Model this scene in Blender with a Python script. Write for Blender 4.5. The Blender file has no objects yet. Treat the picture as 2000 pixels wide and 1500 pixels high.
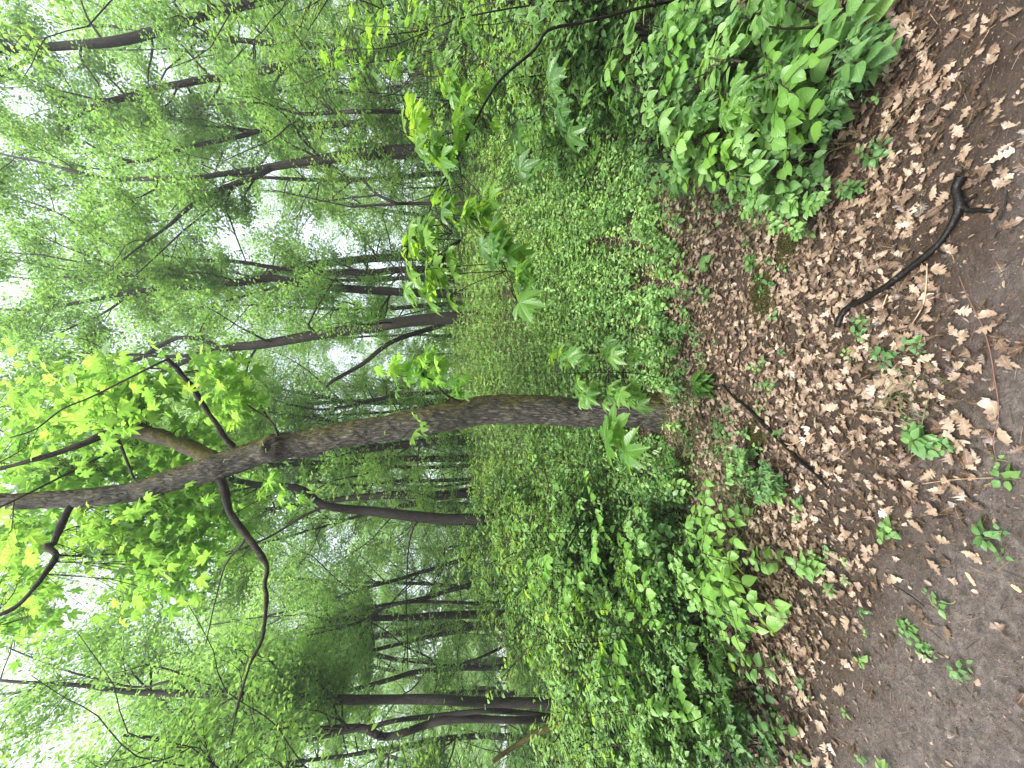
import bpy, math, random
import numpy as np

# ------------------------------------------------------------------ scene, camera, light
scene = bpy.context.scene
col = scene.collection
R = math.radians
H = 1.5            # eye height
F = 760.0          # focal length in pixels of the 2000 px wide photograph

cam_data = bpy.data.cameras.new("camera")
cam_data.sensor_fit = 'HORIZONTAL'
cam_data.sensor_width = 36.0
cam_data.lens = F / 2000.0 * 36.0
cam_data.clip_start = 0.02
cam_data.clip_end = 2000
cam = bpy.data.objects.new("camera", cam_data)
col.objects.link(cam)
cam.location = (0, 0, H)
# the phone was held upright, the picture lies on its side: world up points to the picture's left
from mathutils import Matrix, Vector
cam.rotation_euler = Matrix(((0, 1, 0), (0, 0, -1), (-1, 0, 0))).to_euler()
scene.camera = cam

scene.view_settings.view_transform = 'Standard'
scene.view_settings.look = 'None'
scene.view_settings.gamma = 1.0
scene.view_settings.exposure = 1.98

SUN_EL, SUN_ROT = R(62), R(200)
world = bpy.data.worlds.new("World")
scene.world = world
world.use_nodes = True
wn = world.node_tree
for n in list(wn.nodes):
    wn.nodes.remove(n)
wo = wn.nodes.new('ShaderNodeOutputWorld')
bg = wn.nodes.new('ShaderNodeBackground')
sky = wn.nodes.new('ShaderNodeTexSky')
sky.sky_type = 'NISHITA'
sky.sun_disc = False
sky.sun_elevation = SUN_EL
sky.sun_rotation = SUN_ROT
sky.air_density = 1.0
sky.dust_density = 4.0
sky.ozone_density = 1.0
hsv = wn.nodes.new('ShaderNodeHueSaturation')
hsv.inputs['Saturation'].default_value = 0.42
hsv.inputs['Value'].default_value = 1.0
wn.links.new(sky.outputs[0], hsv.inputs['Color'])
wn.links.new(hsv.outputs[0], bg.inputs['Color'])
bg.inputs['Strength'].default_value = 0.15
wn.links.new(bg.outputs[0], wo.inputs['Surface'])

sun_data = bpy.data.lights.new("sun", 'SUN')
sun_data.energy = 1.5
sun_data.angle = R(25)
sun_data.color = (1.0, 0.97, 0.92)
sun = bpy.data.objects.new("sun", sun_data)
col.objects.link(sun)
sd = Vector((math.sin(SUN_ROT) * math.cos(SUN_EL), math.cos(SUN_ROT) * math.cos(SUN_EL), math.sin(SUN_EL)))
sun.rotation_euler = sd.to_track_quat('Z', 'Y').to_euler()
sun.location = (0, 0, 30)

cy = scene.cycles
cy.max_bounces = 10
cy.diffuse_bounces = 5
cy.glossy_bounces = 2
cy.transmission_bounces = 6
cy.transparent_max_bounces = 4
cy.caustics_reflective = False
cy.caustics_refractive = False
cy.use_denoising = True
cy.sample_clamp_indirect = 8

rng = np.random.default_rng(7)

# ------------------------------------------------------------------ numeric helpers
def _hash(ix, iy, iz, seed):
    h = (ix * 374761393 + iy * 668265263 + iz * 2147483647 + seed * 1274126177) & 0xffffffff
    h = ((h ^ (h >> 13)) * 1274126177) & 0xffffffff
    h = ((h ^ (h >> 16)) * 2246822519) & 0xffffffff
    return ((h ^ (h >> 15)) & 0xffffff) / float(0xffffff)

def vnoise(p, seed=0):
    p = np.asarray(p, float)
    i = np.floor(p).astype(np.int64)
    f = p - i
    f = f * f * (3 - 2 * f)
    out = 0
    for dx in (0, 1):
        for dy in (0, 1):
            for dz in (0, 1):
                w = (f[..., 0] if dx else 1 - f[..., 0]) * (f[..., 1] if dy else 1 - f[..., 1]) * (f[..., 2] if dz else 1 - f[..., 2])
                out = out + w * _hash(i[..., 0] + dx, i[..., 1] + dy, i[..., 2] + dz, seed)
    return out

def fbm(p, seed=0, octv=4):
    a, s, o, t = 1.0, 1.0, 0.0, 0.0
    for k in range(octv):
        o = o + a * vnoise(np.asarray(p) * s, seed + k)
        t += a
        a *= .5
        s *= 2.03
    return o / t

def n2(X, Y, s, seed=0, octv=3):
    X = np.asarray(X, float); Y = np.asarray(Y, float)
    return fbm(np.stack([X * s, Y * s, np.zeros_like(X) + .37], -1), seed, octv)

def terrain(X, Y):
    X = np.asarray(X, float); Y = np.asarray(Y, float)
    side = np.clip((X / np.maximum(Y, 1.5) + .75) / .8, 0, 1)
    side = side * side * (3 - 2 * side)
    r = np.maximum(0, Y - 3.9)
    slope = .035 + .27 * side
    r1 = 8.0 * (1 - np.exp(-r / 8.0))
    z = slope * (r1 * 1.15) + .035 * r
    z = z + (n2(X, Y, .9, 3) - .5) * .16 * np.clip((Y - 1.2) / 2, 0, 1)
    z = z + (n2(X, Y, 5, 9, 2) - .5) * .02
    # low bank where the bushes begin on the right
    z = z + .10 * np.clip((X - .9) * 1.2, 0, 1) * np.clip((Y - 1.0) * 1.5, 0, 1)
    return z

def at(x, y, D):
    """picture position (2000 x 1500) at a distance D in front of the camera"""
    return np.array([(750 - y) / F * D, D, H - (x - 1000) / F * D])

def proj(P):
    P = np.atleast_2d(P)
    D = np.maximum(P[:, 1], .05)
    return 1000 + (H - P[:, 2]) / D * F, 750 - P[:, 0] / D * F

def gnd(x, y):
    """point of the ground seen at a picture position"""
    lo, hi = .6, 30.0
    for D in np.arange(.8, 30, .05):
        p = at(x, y, D)
        if p[2] < terrain(p[0], p[1]):
            lo, hi = D - .05, D
            break
    for _ in range(18):
        m = (lo + hi) / 2
        p = at(x, y, m)
        if p[2] < terrain(p[0], p[1]):
            hi = m
        else:
            lo = m
    p = at(x, y, hi)
    p[2] = float(terrain(p[0], p[1]))
    return p

# ------------------------------------------------------------------ mesh buffers
class Buf:
    """collects triangles / quads with uv and a per-vertex tint, builds ONE mesh"""
    def __init__(self):
        self.v, self.f, self.s, self.uv, self.t, self.m = [], [], [], [], [], []
        self.n = 0
    def raw(self, v, faces, uv=None, tint=None, mat=0):
        v = np.asarray(v, float); faces = np.asarray(faces, np.int64)
        self.v.append(v)
        self.f.append((faces + self.n).ravel())
        self.s.append(np.full(len(faces), faces.shape[1], np.int64))
        k = faces.size
        self.uv.append(np.zeros((k, 2)) if uv is None else np.asarray(uv, float).reshape(-1, 2))
        self.t.append(np.full(len(v), .5) if tint is None else np.broadcast_to(tint, (len(v),)).astype(float))
        self.m.append(np.full(len(faces), mat, np.int64))
        self.n += len(v)
    def scatter(self, tpl, pos, fr, size, tint=None, mat=0, wide=None):
        """copies of a template: pos (n,3), fr (n,3,3) columns = axes, size (n,)"""
        T, faces, uv = tpl
        pos = np.asarray(pos, float)
        n = len(pos)
        if n == 0:
            return
        size = np.broadcast_to(size, (n,))
        S = size[:, None, None] * np.ones((n, 1, 3))
        if wide is not None:
            S = S * np.stack([np.ones(n), np.broadcast_to(wide, (n,)), np.ones(n)], -1)[:, None, :]
        L = T[None] * S
        V = pos[:, None, :] + np.einsum('nij,nvj->nvi', fr, L)
        nv = len(T)
        Fc = faces[None] + (np.arange(n) * nv)[:, None, None]
        U = np.broadcast_to(uv[faces][None], (n,) + faces.shape + (2,))
        tint = rng.random(n) if tint is None else np.broadcast_to(tint, (n,))
        self.raw(V.reshape(-1, 3), Fc.reshape(-1, faces.shape[1]), U.reshape(-1, 2), np.repeat(tint, nv), mat)
    def tube(self, pts, rad, sides=6, mat=0, tint=None, cap=True):
        pts = np.asarray(pts, float)
        n = len(pts)
        rad = np.broadcast_to(rad, (n,))
        t = np.gradient(pts, axis=0)
        t /= np.linalg.norm(t, axis=1)[:, None] + 1e-9
        mean = np.abs(t.mean(0))
        ref = np.eye(3)[int(np.argmin(mean))]
        a = np.cross(t, ref); a /= np.linalg.norm(a, axis=1)[:, None] + 1e-9
        b = np.cross(t, a)
        th = np.arange(sides) / sides * 2 * math.pi
        ring = (np.cos(th)[None, :, None] * a[:, None] + np.sin(th)[None, :, None] * b[:, None]) * rad[:, None, None] + pts[:, None]
        L = np.concatenate([[0], np.cumsum(np.linalg.norm(np.diff(pts, axis=0), axis=1))])
        i, j = np.meshgrid(np.arange(n - 1), np.arange(sides), indexing='ij')
        i = i.ravel(); j = j.ravel(); j1 = (j + 1) % sides
        faces = np.stack([i * sides + j, i * sides + j1, (i + 1) * sides + j1, (i + 1) * sides + j], -1)
        uv = np.stack([np.stack([j / sides, L[i]], -1), np.stack([(j + 1) / sides, L[i]], -1),
                       np.stack([(j + 1) / sides, L[i + 1]], -1), np.stack([j / sides, L[i + 1]], -1)], 1)
        base = self.n
        self.raw(ring.reshape(-1, 3), faces, uv, tint, mat)
        if cap and rad[-1] > .004:
            c = pts[-1] + t[-1] * rad[-1] * .4
            self.v.append(c[None]); self.t.append(np.array([.5 if tint is None else float(np.mean(tint))])); ci = self.n; self.n += 1
            k = np.arange(sides)
            fc = np.stack([base + (n - 1) * sides + k, base + (n - 1) * sides + (k + 1) % sides, np.full(sides, ci)], -1)
            self.f.append(fc.ravel()); self.s.append(np.full(sides, 3, np.int64)); self.uv.append(np.zeros((sides * 3, 2))); self.m.append(np.full(sides, mat, np.int64))
    def mesh(self, name, mats, smooth=True):
        me = bpy.data.meshes.new(name)
        v = np.concatenate(self.v); f = np.concatenate(self.f); s = np.concatenate(self.s)
        uv = np.concatenate(self.uv); t = np.concatenate(self.t); m = np.concatenate(self.m)
        me.vertices.add(len(v)); me.vertices.foreach_set('co', v.astype(np.float32).ravel())
        me.loops.add(len(f)); me.loops.foreach_set('vertex_index', f.astype(np.int32))
        me.polygons.add(len(s))
        st = np.concatenate([[0], np.cumsum(s)[:-1]])
        me.polygons.foreach_set('loop_start', st.astype(np.int32))
        me.polygons.foreach_set('loop_total', s.astype(np.int32))
        me.polygons.foreach_set('material_index', m.astype(np.int32))
        me.polygons.foreach_set('use_smooth', np.full(len(s), smooth, bool))
        ul = me.uv_layers.new(name='uv')
        ul.data.foreach_set('uv', uv.astype(np.float32).ravel())
        at_ = me.attributes.new('tint', 'FLOAT', 'POINT')
        at_.data.foreach_set('value', t.astype(np.float32))
        me.update(calc_edges=True)
        me.validate()
        for x in (mats if isinstance(mats, (list, tuple)) else [mats]):
            me.materials.append(x)
        return me
    def build(self, name, mats, parent=None, loc=None, smooth=True):
        o = bpy.data.objects.new(name, self.mesh(name, mats, smooth))
        col.objects.link(o)
        if parent is not None:
            o.parent = parent
        if loc is not None:
            o.location = loc
        return o

class Wood:
    """lets twigs go into a foliage mesh with its second material"""
    def __init__(self, b): self.b = b
    def tube(self, *a, **k):
        k['mat'] = 1
        self.b.tube(*a, **k)

def tag(o, label=None, cat=None, group=None, kind=None):
    if label: o['label'] = label
    if cat: o['category'] = cat
    if group: o['group'] = group
    if kind: o['kind'] = kind
    return o

def thing(name, label, cat, loc, group=None, rz=0):
    o = bpy.data.objects.new(name, None)
    o.empty_display_size = .1
    col.objects.link(o)
    o.location = tuple(float(c) for c in loc)
    o.rotation_euler = (0, 0, rz)
    return tag(o, label, cat, group)

def kids(o, meshes):
    """give a copied thing its copied parts"""
    for nm, me in meshes:
        c = bpy.data.objects.new(nm, me)
        col.objects.link(c)
        c.parent = o

def smooth_path(P, Rr=None, step=.12, jitter=0, seed=0):
    """Catmull-Rom through P (with radii)"""
    P = np.asarray(P, float)
    Q = np.vstack([2 * P[0] - P[1], P, 2 * P[-1] - P[-2]])
    Rr = np.asarray(Rr, float)
    Q2 = np.concatenate([[Rr[0]], Rr, [Rr[-1]]])
    out, ro = [], []
    for i in range(1, len(Q) - 2):
        n = max(2, int(np.linalg.norm(Q[i + 1] - Q[i]) / step))
        u = np.linspace(0, 1, n, endpoint=False)[:, None]
        a, b, c, d = Q[i - 1], Q[i], Q[i + 1], Q[i + 2]
        out.append(.5 * ((2 * b) + (-a + c) * u + (2 * a - 5 * b + 4 * c - d) * u ** 2 + (-a + 3 * b - 3 * c + d) * u ** 3))
        ro.append((Q2[i] * (1 - u) + Q2[i + 1] * u).ravel())
    out.append(P[-1:]); ro.append([Rr[-1]])
    out = np.vstack(out); ro = np.concatenate(ro)
    if jitter:
        w = np.stack([vnoise(out * 1.3 + 11 * k, seed + k) - .5 for k in range(3)], -1)
        w[0] = 0
        out = out + w * jitter
    return out, ro

def frames(az, pitch, roll=None, tilt=.35):
    """leaf frames: first column along the leaf, third the blade's normal (roughly up)"""
    n = len(az)
    a = np.stack([np.cos(az) * np.cos(pitch), np.sin(az) * np.cos(pitch), np.sin(pitch)], -1)
    up = np.stack([rng.normal(0, tilt, n), rng.normal(0, tilt, n), np.ones(n)], -1)
    b = np.cross(up, a); b /= np.linalg.norm(b, axis=1)[:, None] + 1e-9
    c = np.cross(a, b)
    return np.stack([a, b, c], -1)

# ------------------------------------------------------------------ leaf templates
def strip_leaf(ws, bend=.15, fold=.12, twist=0.0, wave=0.0, seed=0):
    """blade along +x, length 1; ws = half widths at even steps; v in uv runs -1..1 across"""
    r = np.random.default_rng(seed)
    n = len(ws)
    x = np.linspace(0, 1, n)
    V, U = [], []
    ph = r.random() * 6
    for i in range(n):
        z = -bend * x[i] ** 2
        tw = twist * (x[i] - .3)
        for sgn in (1, 0, -1):
            w = ws[i] * sgn
            zz = z + fold * abs(w) + wave * abs(sgn) * math.sin(x[i] * 9 + ph + (2 if sgn > 0 else 0))
            V.append((x[i], w * math.cos(tw), zz + w * math.sin(tw)))
            U.append((x[i], sgn * .5 + .5))
    faces = []
    for i in range(n - 1):
        for k in (0, 1):
            faces.append((i * 3 + k, i * 3 + k + 1, (i + 1) * 3 + k + 1, (i + 1) * 3 + k))
    return np.array(V), np.array(faces), np.array(U)

RHOMB = (np.array([(0, 0, 0), (.45, .3, .05), (1, 0, -.08), (.5, -.3, .05)]),
         np.array([(0, 2, 1), (0, 3, 2)]), np.array([(0, .5), (.5, 1), (1, .5), (.5, 0)], float))
SMALL = (np.array([(0, 0, 0), (.3, .27, .06), (.7, .22, .03), (1, 0, -.10), (.7, -.22, .03), (.3, -.27, .06)]),
         np.array([(0, 3, 2, 1), (0, 5, 4, 3)]), np.array([(0, .5), (.3, 1), (.7, 1), (1, .5), (.7, 0), (.3, 0)], float))
OV_W = [.01, .20, .29, .31, .27, .19, .09, .0]
OVATE = [strip_leaf(OV_W, b, .18, t, .01, k) for k, (b, t) in enumerate([(.1, 0), (.28, .2), (.18, -.3), (.4, .1)])]
ROUND = [strip_leaf([.02, .28, .38, .40, .36, .27, .13, .0], b, .12, t, .015, k) for k, (b, t) in enumerate([(.1, .1), (.25, -.2), (.35, .2)])]
LANCE = [strip_leaf([.01, .07, .12, .14, .13, .10, .05, .0], b, .3, 0, .0, k) for k, b in enumerate([.2, .5])]

def oak_template(seed):
    r = np.random.default_rng(seed)
    n = 15
    x = np.linspace(0, 1, n)
    env = .34 * np.sin(np.clip(x * 1.02, 0, 1) * math.pi) ** .7 * (.45 + .75 * x)
    ph = r.random() * 2
    def side():
        per_ = r.choice([2, 3, 4]) ; q_ = r.integers(0, 3)
        lobe = np.where((np.arange(n) % per_) == q_ % per_, r.uniform(.35, .65), 1.0) * (1 + r.normal(0, .16, n))
        w = np.clip(env * lobe, .012, .5)
        w[0] = .012; w[1] = .02; w[-1] = .02
        return w
    V, faces, U = strip_leaf(side(), 0, 0, 0, 0, seed)
    V = V.copy()
    V2_ = strip_leaf(side(), 0, 0, 0, 0, seed)[0]
    V[2::3] = V2_[2::3]
    V[:, 1] += .09 * r.normal() * (V[:, 0] - .5) ** 2 * 4
    if r.random() < .35:      # torn tip
        V[-6:, 0] = V[-7, 0] + .01
    k1, k2, tw = r.normal(0, .4), r.normal(.2, .6), r.normal(0, .6)
    xx = V[:, 0] - .5
    yy = V[:, 1]
    z = k1 * xx ** 2 + k2 * 1.6 * yy ** 2 + tw * xx * yy + .035 * np.sin(xx * 14 + seed) * np.abs(yy) * 3
    z -= z.min()
    V[:, 2] = z
    V[:, 0] = xx
    return V, faces, U
OAK = [oak_template(20 + k) for k in range(18)]

def maple_template(droop=.25, fold=.1, seed=0):
    r = np.random.default_rng(seed)
    half = [(0, 1.0), (5, .87), (10, .82), (13, .74), (19, .62), (24, .50), (29, .56), (34, .70), (40, .82), (46, .93),
            (51, .80), (57, .74), (62, .64), (70, .53), (77, .42), (84, .48), (91, .58), (98, .64), (106, .54), (118, .46),
            (132, .36), (148, .24), (165, .13), (180, .05)]
    pts = [(a, d * (1 + r.normal(0, .03))) for a, d in half] + [(-a, d * (1 + r.normal(0, .03))) for a, d in half[-2:0:-1]]
    lob = np.array([0, 46, -46, 98, -98])
    V = [(0, 0, 0)]
    U = [(.5, .5)]
    for ring in (.5, 1.0):
        for a, d in pts:
            rr = d * ring
            x, y = rr * math.cos(R(a)), rr * math.sin(R(a))
            near = np.min(np.abs(lob - a))
            z = -droop * rr ** 2 - fold * rr * math.cos(R(near * 7)) * .6 + r.normal(0, .012) * ring
            V.append((x, y, z))
            U.append((x * .5 + .5, y * .5 + .5))
    m = len(pts)
    tri = []
    for i in range(m):
        j = (i + 1) % m
        tri.append((0, 1 + i, 1 + j))
        tri.append((1 + i, 1 + m + i, 1 + m + j))
        tri.append((1 + i, 1 + m + j, 1 + j))
    return np.array(V), np.array(tri), np.array(U)
MAPLE = [maple_template(d, f, k) for k, (d, f) in enumerate([(.12, .05), (.3, .12), (.45, .08), (.22, .2)])]
def maple_far(seed=0):
    angs = [(0, 1), (25, .5), (48, .9), (75, .42), (100, .6), (150, .25), (-150, .25), (-100, .6), (-75, .42), (-48, .9), (-25, .5)]
    V = [(0, 0, 0)] + [(d * math.cos(R(a)), d * math.sin(R(a)), -.2 * d * d) for a, d in angs]
    tri = [(0, 1 + i, 1 + (i + 1) % len(angs)) for i in range(len(angs))]
    V = np.array(V)
    return V, np.array(tri), V[:, :2] * .5 + .5
MAPLE_FAR = maple_far()
PRISM = (np.array([(0, 1, 0), (0, -.5, .87), (0, -.5, -.87), (1, .6, 0), (1, -.3, .5), (1, -.3, -.5)]),
         np.array([(0, 1, 4, 3), (1, 2, 5, 4), (2, 0, 3, 5)]), np.zeros((6, 2)))

# ------------------------------------------------------------------ materials
def new_mat(name):
    m = bpy.data.materials.new(name)
    m.use_nodes = True
    nt = m.node_tree
    for n in list(nt.nodes):
        nt.nodes.remove(n)
    return m, nt, lambda t, **k: _node(nt, t, k)

def _node(nt, t, k):
    n = nt.nodes.new(t)
    for a, b in k.items():
        setattr(n, a, b)
    return n

def ramp(nt, stops, fac=None):
    n = nt.nodes.new('ShaderNodeValToRGB')
    e = n.color_ramp.elements
    while len(e) > 1:
        e.remove(e[-1])
    e[0].position = stops[0][0]; e[0].color = (*stops[0][1], 1)
    for p, c in stops[1:]:
        x = e.new(p); x.color = (*c, 1)
    if fac is not None:
        nt.links.new(fac, n.inputs[0])
    return n

def math_n(nt, op, a, b=None, c=None):
    n = nt.nodes.new('ShaderNodeMath'); n.operation = op
    for i, x in enumerate((a, b, c)):
        if x is None: continue
        if isinstance(x, (int, float)): n.inputs[i].default_value = x
        else: nt.links.new(x, n.inputs[i])
    return n.outputs[0]

def mixc(nt, fac, a, b, mode='MIX'):
    n = nt.nodes.new('ShaderNodeMix'); n.data_type = 'RGBA'; n.blend_type = mode
    for s, x in ((n.inputs[0], fac), (n.inputs[6], a), (n.inputs[7], b)):
        if isinstance(x, (int, float)): s.default_value = x
        elif isinstance(x, tuple): s.default_value = (*x, 1)
        else: nt.links.new(x, s)
    return n.outputs[2]

def leaf_mat(name, refl, trans, tfac=.45, rough=.38, veins=None, spec=.5):
    m, nt, N = new_mat(name)
    L = nt.links.new
    out = N('ShaderNodeOutputMaterial')
    att = N('ShaderNodeAttribute', attribute_name='tint')
    n_ = len(refl)
    cr = ramp(nt, [(i / (n_ - 1), c) for i, c in enumerate(refl)], att.outputs['Fac']).outputs[0]
    ct = ramp(nt, [(i / (n_ - 1), c) for i, c in enumerate(trans)], att.outputs['Fac']).outputs[0]
    pr = N('ShaderNodeBsdfPrincipled')
    pr.inputs['Roughness'].default_value = rough
    pr.inputs['Specular IOR Level'].default_value = spec
    if veins:
        uv = N('ShaderNodeUVMap', uv_map='uv')
        sp = N('ShaderNodeSeparateXYZ'); L(uv.outputs[0], sp.inputs[0])
        if veins == 'pinnate':
            v = math_n(nt, 'ABSOLUTE', math_n(nt, 'SUBTRACT', sp.outputs[1], .5))
            ph = math_n(nt, 'SUBTRACT', math_n(nt, 'MULTIPLY', sp.outputs[0], 9.0), math_n(nt, 'MULTIPLY', v, 5.0))
            fr = math_n(nt, 'ABSOLUTE', math_n(nt, 'SUBTRACT', math_n(nt, 'FRACT', ph), .5))
            lat = math_n(nt, 'LESS_THAN', fr, .07)
            mid = math_n(nt, 'LESS_THAN', v, .03)
            vm = math_n(nt, 'MAXIMUM', math_n(nt, 'MULTIPLY', lat, .6), mid)
            hgt = math_n(nt, 'MULTIPLY', fr, 2.0)
        else:
            x = math_n(nt, 'SUBTRACT', sp.outputs[0], .5); y = math_n(nt, 'SUBTRACT', sp.outputs[1], .5)
            ang = math_n(nt, 'ABSOLUTE', math_n(nt, 'ARCTAN2', y, x))
            rr = math_n(nt, 'SQRT', math_n(nt, 'ADD', math_n(nt, 'MULTIPLY', x, x), math_n(nt, 'MULTIPLY', y, y)))
            ds = [math_n(nt, 'ABSOLUTE', math_n(nt, 'SUBTRACT', ang, R(a))) for a in (0, 46, 98)]
            dmin = math_n(nt, 'MINIMUM', math_n(nt, 'MINIMUM', ds[0], ds[1]), ds[2])
            d = math_n(nt, 'MULTIPLY', dmin, rr)
            main = math_n(nt, 'LESS_THAN', d, .008)
            ph = math_n(nt, 'SUBTRACT', math_n(nt, 'MULTIPLY', rr, 16.0), math_n(nt, 'MULTIPLY', dmin, 5.0))
            fr = math_n(nt, 'ABSOLUTE', math_n(nt, 'SUBTRACT', math_n(nt, 'FRACT', ph), .5))
            vm = math_n(nt, 'MAXIMUM', main, math_n(nt, 'MULTIPLY', math_n(nt, 'LESS_THAN', fr, .06), .5))
            hgt = math_n(nt, 'ADD', math_n(nt, 'MULTIPLY', fr, 1.0), math_n(nt, 'MULTIPLY', math_n(nt, 'MINIMUM', math_n(nt, 'MULTIPLY', d, 18.0), 1.0), 1.0))
        cr = mixc(nt, math_n(nt, 'MULTIPLY', vm, .45), cr, (.22, .36, .10))
        bmp = N('ShaderNodeBump'); bmp.inputs['Strength'].default_value = .35; bmp.inputs['Distance'].default_value = .004
        L(hgt, bmp.inputs['Height']); L(bmp.outputs[0], pr.inputs['Normal'])
    tr = N('ShaderNodeBsdfTranslucent')
    L(cr, pr.inputs['Base Color']); L(ct, tr.inputs['Color'])
    mx = N('ShaderNodeMixShader'); mx.inputs[0].default_value = tfac
    L(pr.outputs[0], mx.inputs[1]); L(tr.outputs[0], mx.inputs[2]); L(mx.outputs[0], out.inputs[0])
    return m

def bark_mat(name, dark, light, moss=0.0, scale=1.0, strength=.6, fine=1.0):
    m, nt, N = new_mat(name)
    L = nt.links.new
    out = N('ShaderNodeOutputMaterial'); pr = N('ShaderNodeBsdfPrincipled')
    tc = N('ShaderNodeTexCoord'); mp = N('ShaderNodeMapping')
    mp.inputs['Scale'].default_value = (14 * scale, 14 * scale, 3.6 * scale)
    L(tc.outputs['Object'], mp.inputs[0])
    nz = N('ShaderNodeTexNoise'); nz.inputs['Scale'].default_value = 1.0; nz.inputs['Detail'].default_value = 7; nz.inputs['Distortion'].default_value = .6
    L(mp.outputs[0], nz.inputs['Vector'])
    vo = N('ShaderNodeTexVoronoi', feature='DISTANCE_TO_EDGE'); vo.inputs['Scale'].default_value = 1.6
    wr = N('ShaderNodeVectorMath', operation='ADD')
    sc = N('ShaderNodeVectorMath', operation='SCALE'); sc.inputs['Scale'].default_value = 1.4
    L(nz.outputs['Color'], sc.inputs[0]); L(mp.outputs[0], wr.inputs[0]); L(sc.outputs[0], wr.inputs[1])
    L(wr.outputs[0], vo.inputs['Vector'])
    crack = math_n(nt, 'MINIMUM', math_n(nt, 'MULTIPLY', vo.outputs['Distance'], 3.5), 1.0)
    h = math_n(nt, 'ADD', math_n(nt, 'MULTIPLY', crack, .42), math_n(nt, 'MULTIPLY', nz.outputs['Fac'], .75))
    big = N('ShaderNodeTexNoise'); big.inputs['Scale'].default_value = 2.3; big.inputs['Detail'].default_value = 4
    L(tc.outputs['Object'], big.inputs['Vector'])
    c = ramp(nt, [(.32, dark), (.62, tuple(.36 * a + .3 * b_ for a, b_ in zip(light, dark))), (.92, light)], h).outputs[0]
    c = mixc(nt, math_n(nt, 'MULTIPLY', big.outputs['Fac'], .6), c, tuple(x * .55 for x in light))
    # pale lichen flecks
    fl = N('ShaderNodeTexNoise'); fl.inputs['Scale'].default_value = 38 * fine; fl.inputs['Detail'].default_value = 3
    L(tc.outputs['Object'], fl.inputs['Vector'])
    fm = ramp(nt, [(.66, (0, 0, 0)), (.72, (1, 1, 1))], fl.outputs['Fac']).outputs[0]
    c = mixc(nt, math_n(nt, 'MULTIPLY', fm, .35), c, (.12, .13, .10))
    kn = N('ShaderNodeAttribute', attribute_name='tint')
    kf = ramp(nt, [(.55, (0, 0, 0)), (.95, (1, 1, 1))], kn.outputs['Fac']).outputs[0]
    c = mixc(nt, math_n(nt, 'MULTIPLY', kf, .85), c, (.005, .003, .002))
    if moss:
        ge = N('ShaderNodeNewGeometry'); dp = N('ShaderNodeVectorMath', operation='DOT_PRODUCT')
        dp.inputs[1].default_value = (.80, -.05, .55)
        L(ge.outputs['Normal'], dp.inputs[0])
        mm = math_n(nt, 'ADD', dp.outputs['Value'], math_n(nt, 'SUBTRACT', math_n(nt, 'MULTIPLY', big.outputs['Fac'], 1.5), 1.22 if moss < 1 else .75))
        mm = math_n(nt, 'ADD', mm, math_n(nt, 'MULTIPLY', math_n(nt, 'SUBTRACT', nz.outputs['Fac'], .5), 1.1))
        mk = ramp(nt, [(.0, (0, 0, 0)), (.22, (1, 1, 1))], mm).outputs[0]
        mc = ramp(nt, [(.3, (.022, .026, .006)), (.7, (.10, .085, .016))], fl.outputs['Fac']).outputs[0]
        c = mixc(nt, math_n(nt, 'MULTIPLY', mk, moss), c, mc)
    L(c, pr.inputs['Base Color'])
    pr.inputs['Roughness'].default_value = .8
    pr.inputs['Specular IOR Level'].default_value = .2
    bp = N('ShaderNodeBump'); bp.inputs['Strength'].default_value = strength; bp.inputs['Distance'].default_value = .02 / scale
    L(h, bp.inputs['Height']); L(bp.outputs[0], pr.inputs['Normal'])
    L(pr.outputs[0], out.inputs[0])
    return m

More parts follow.
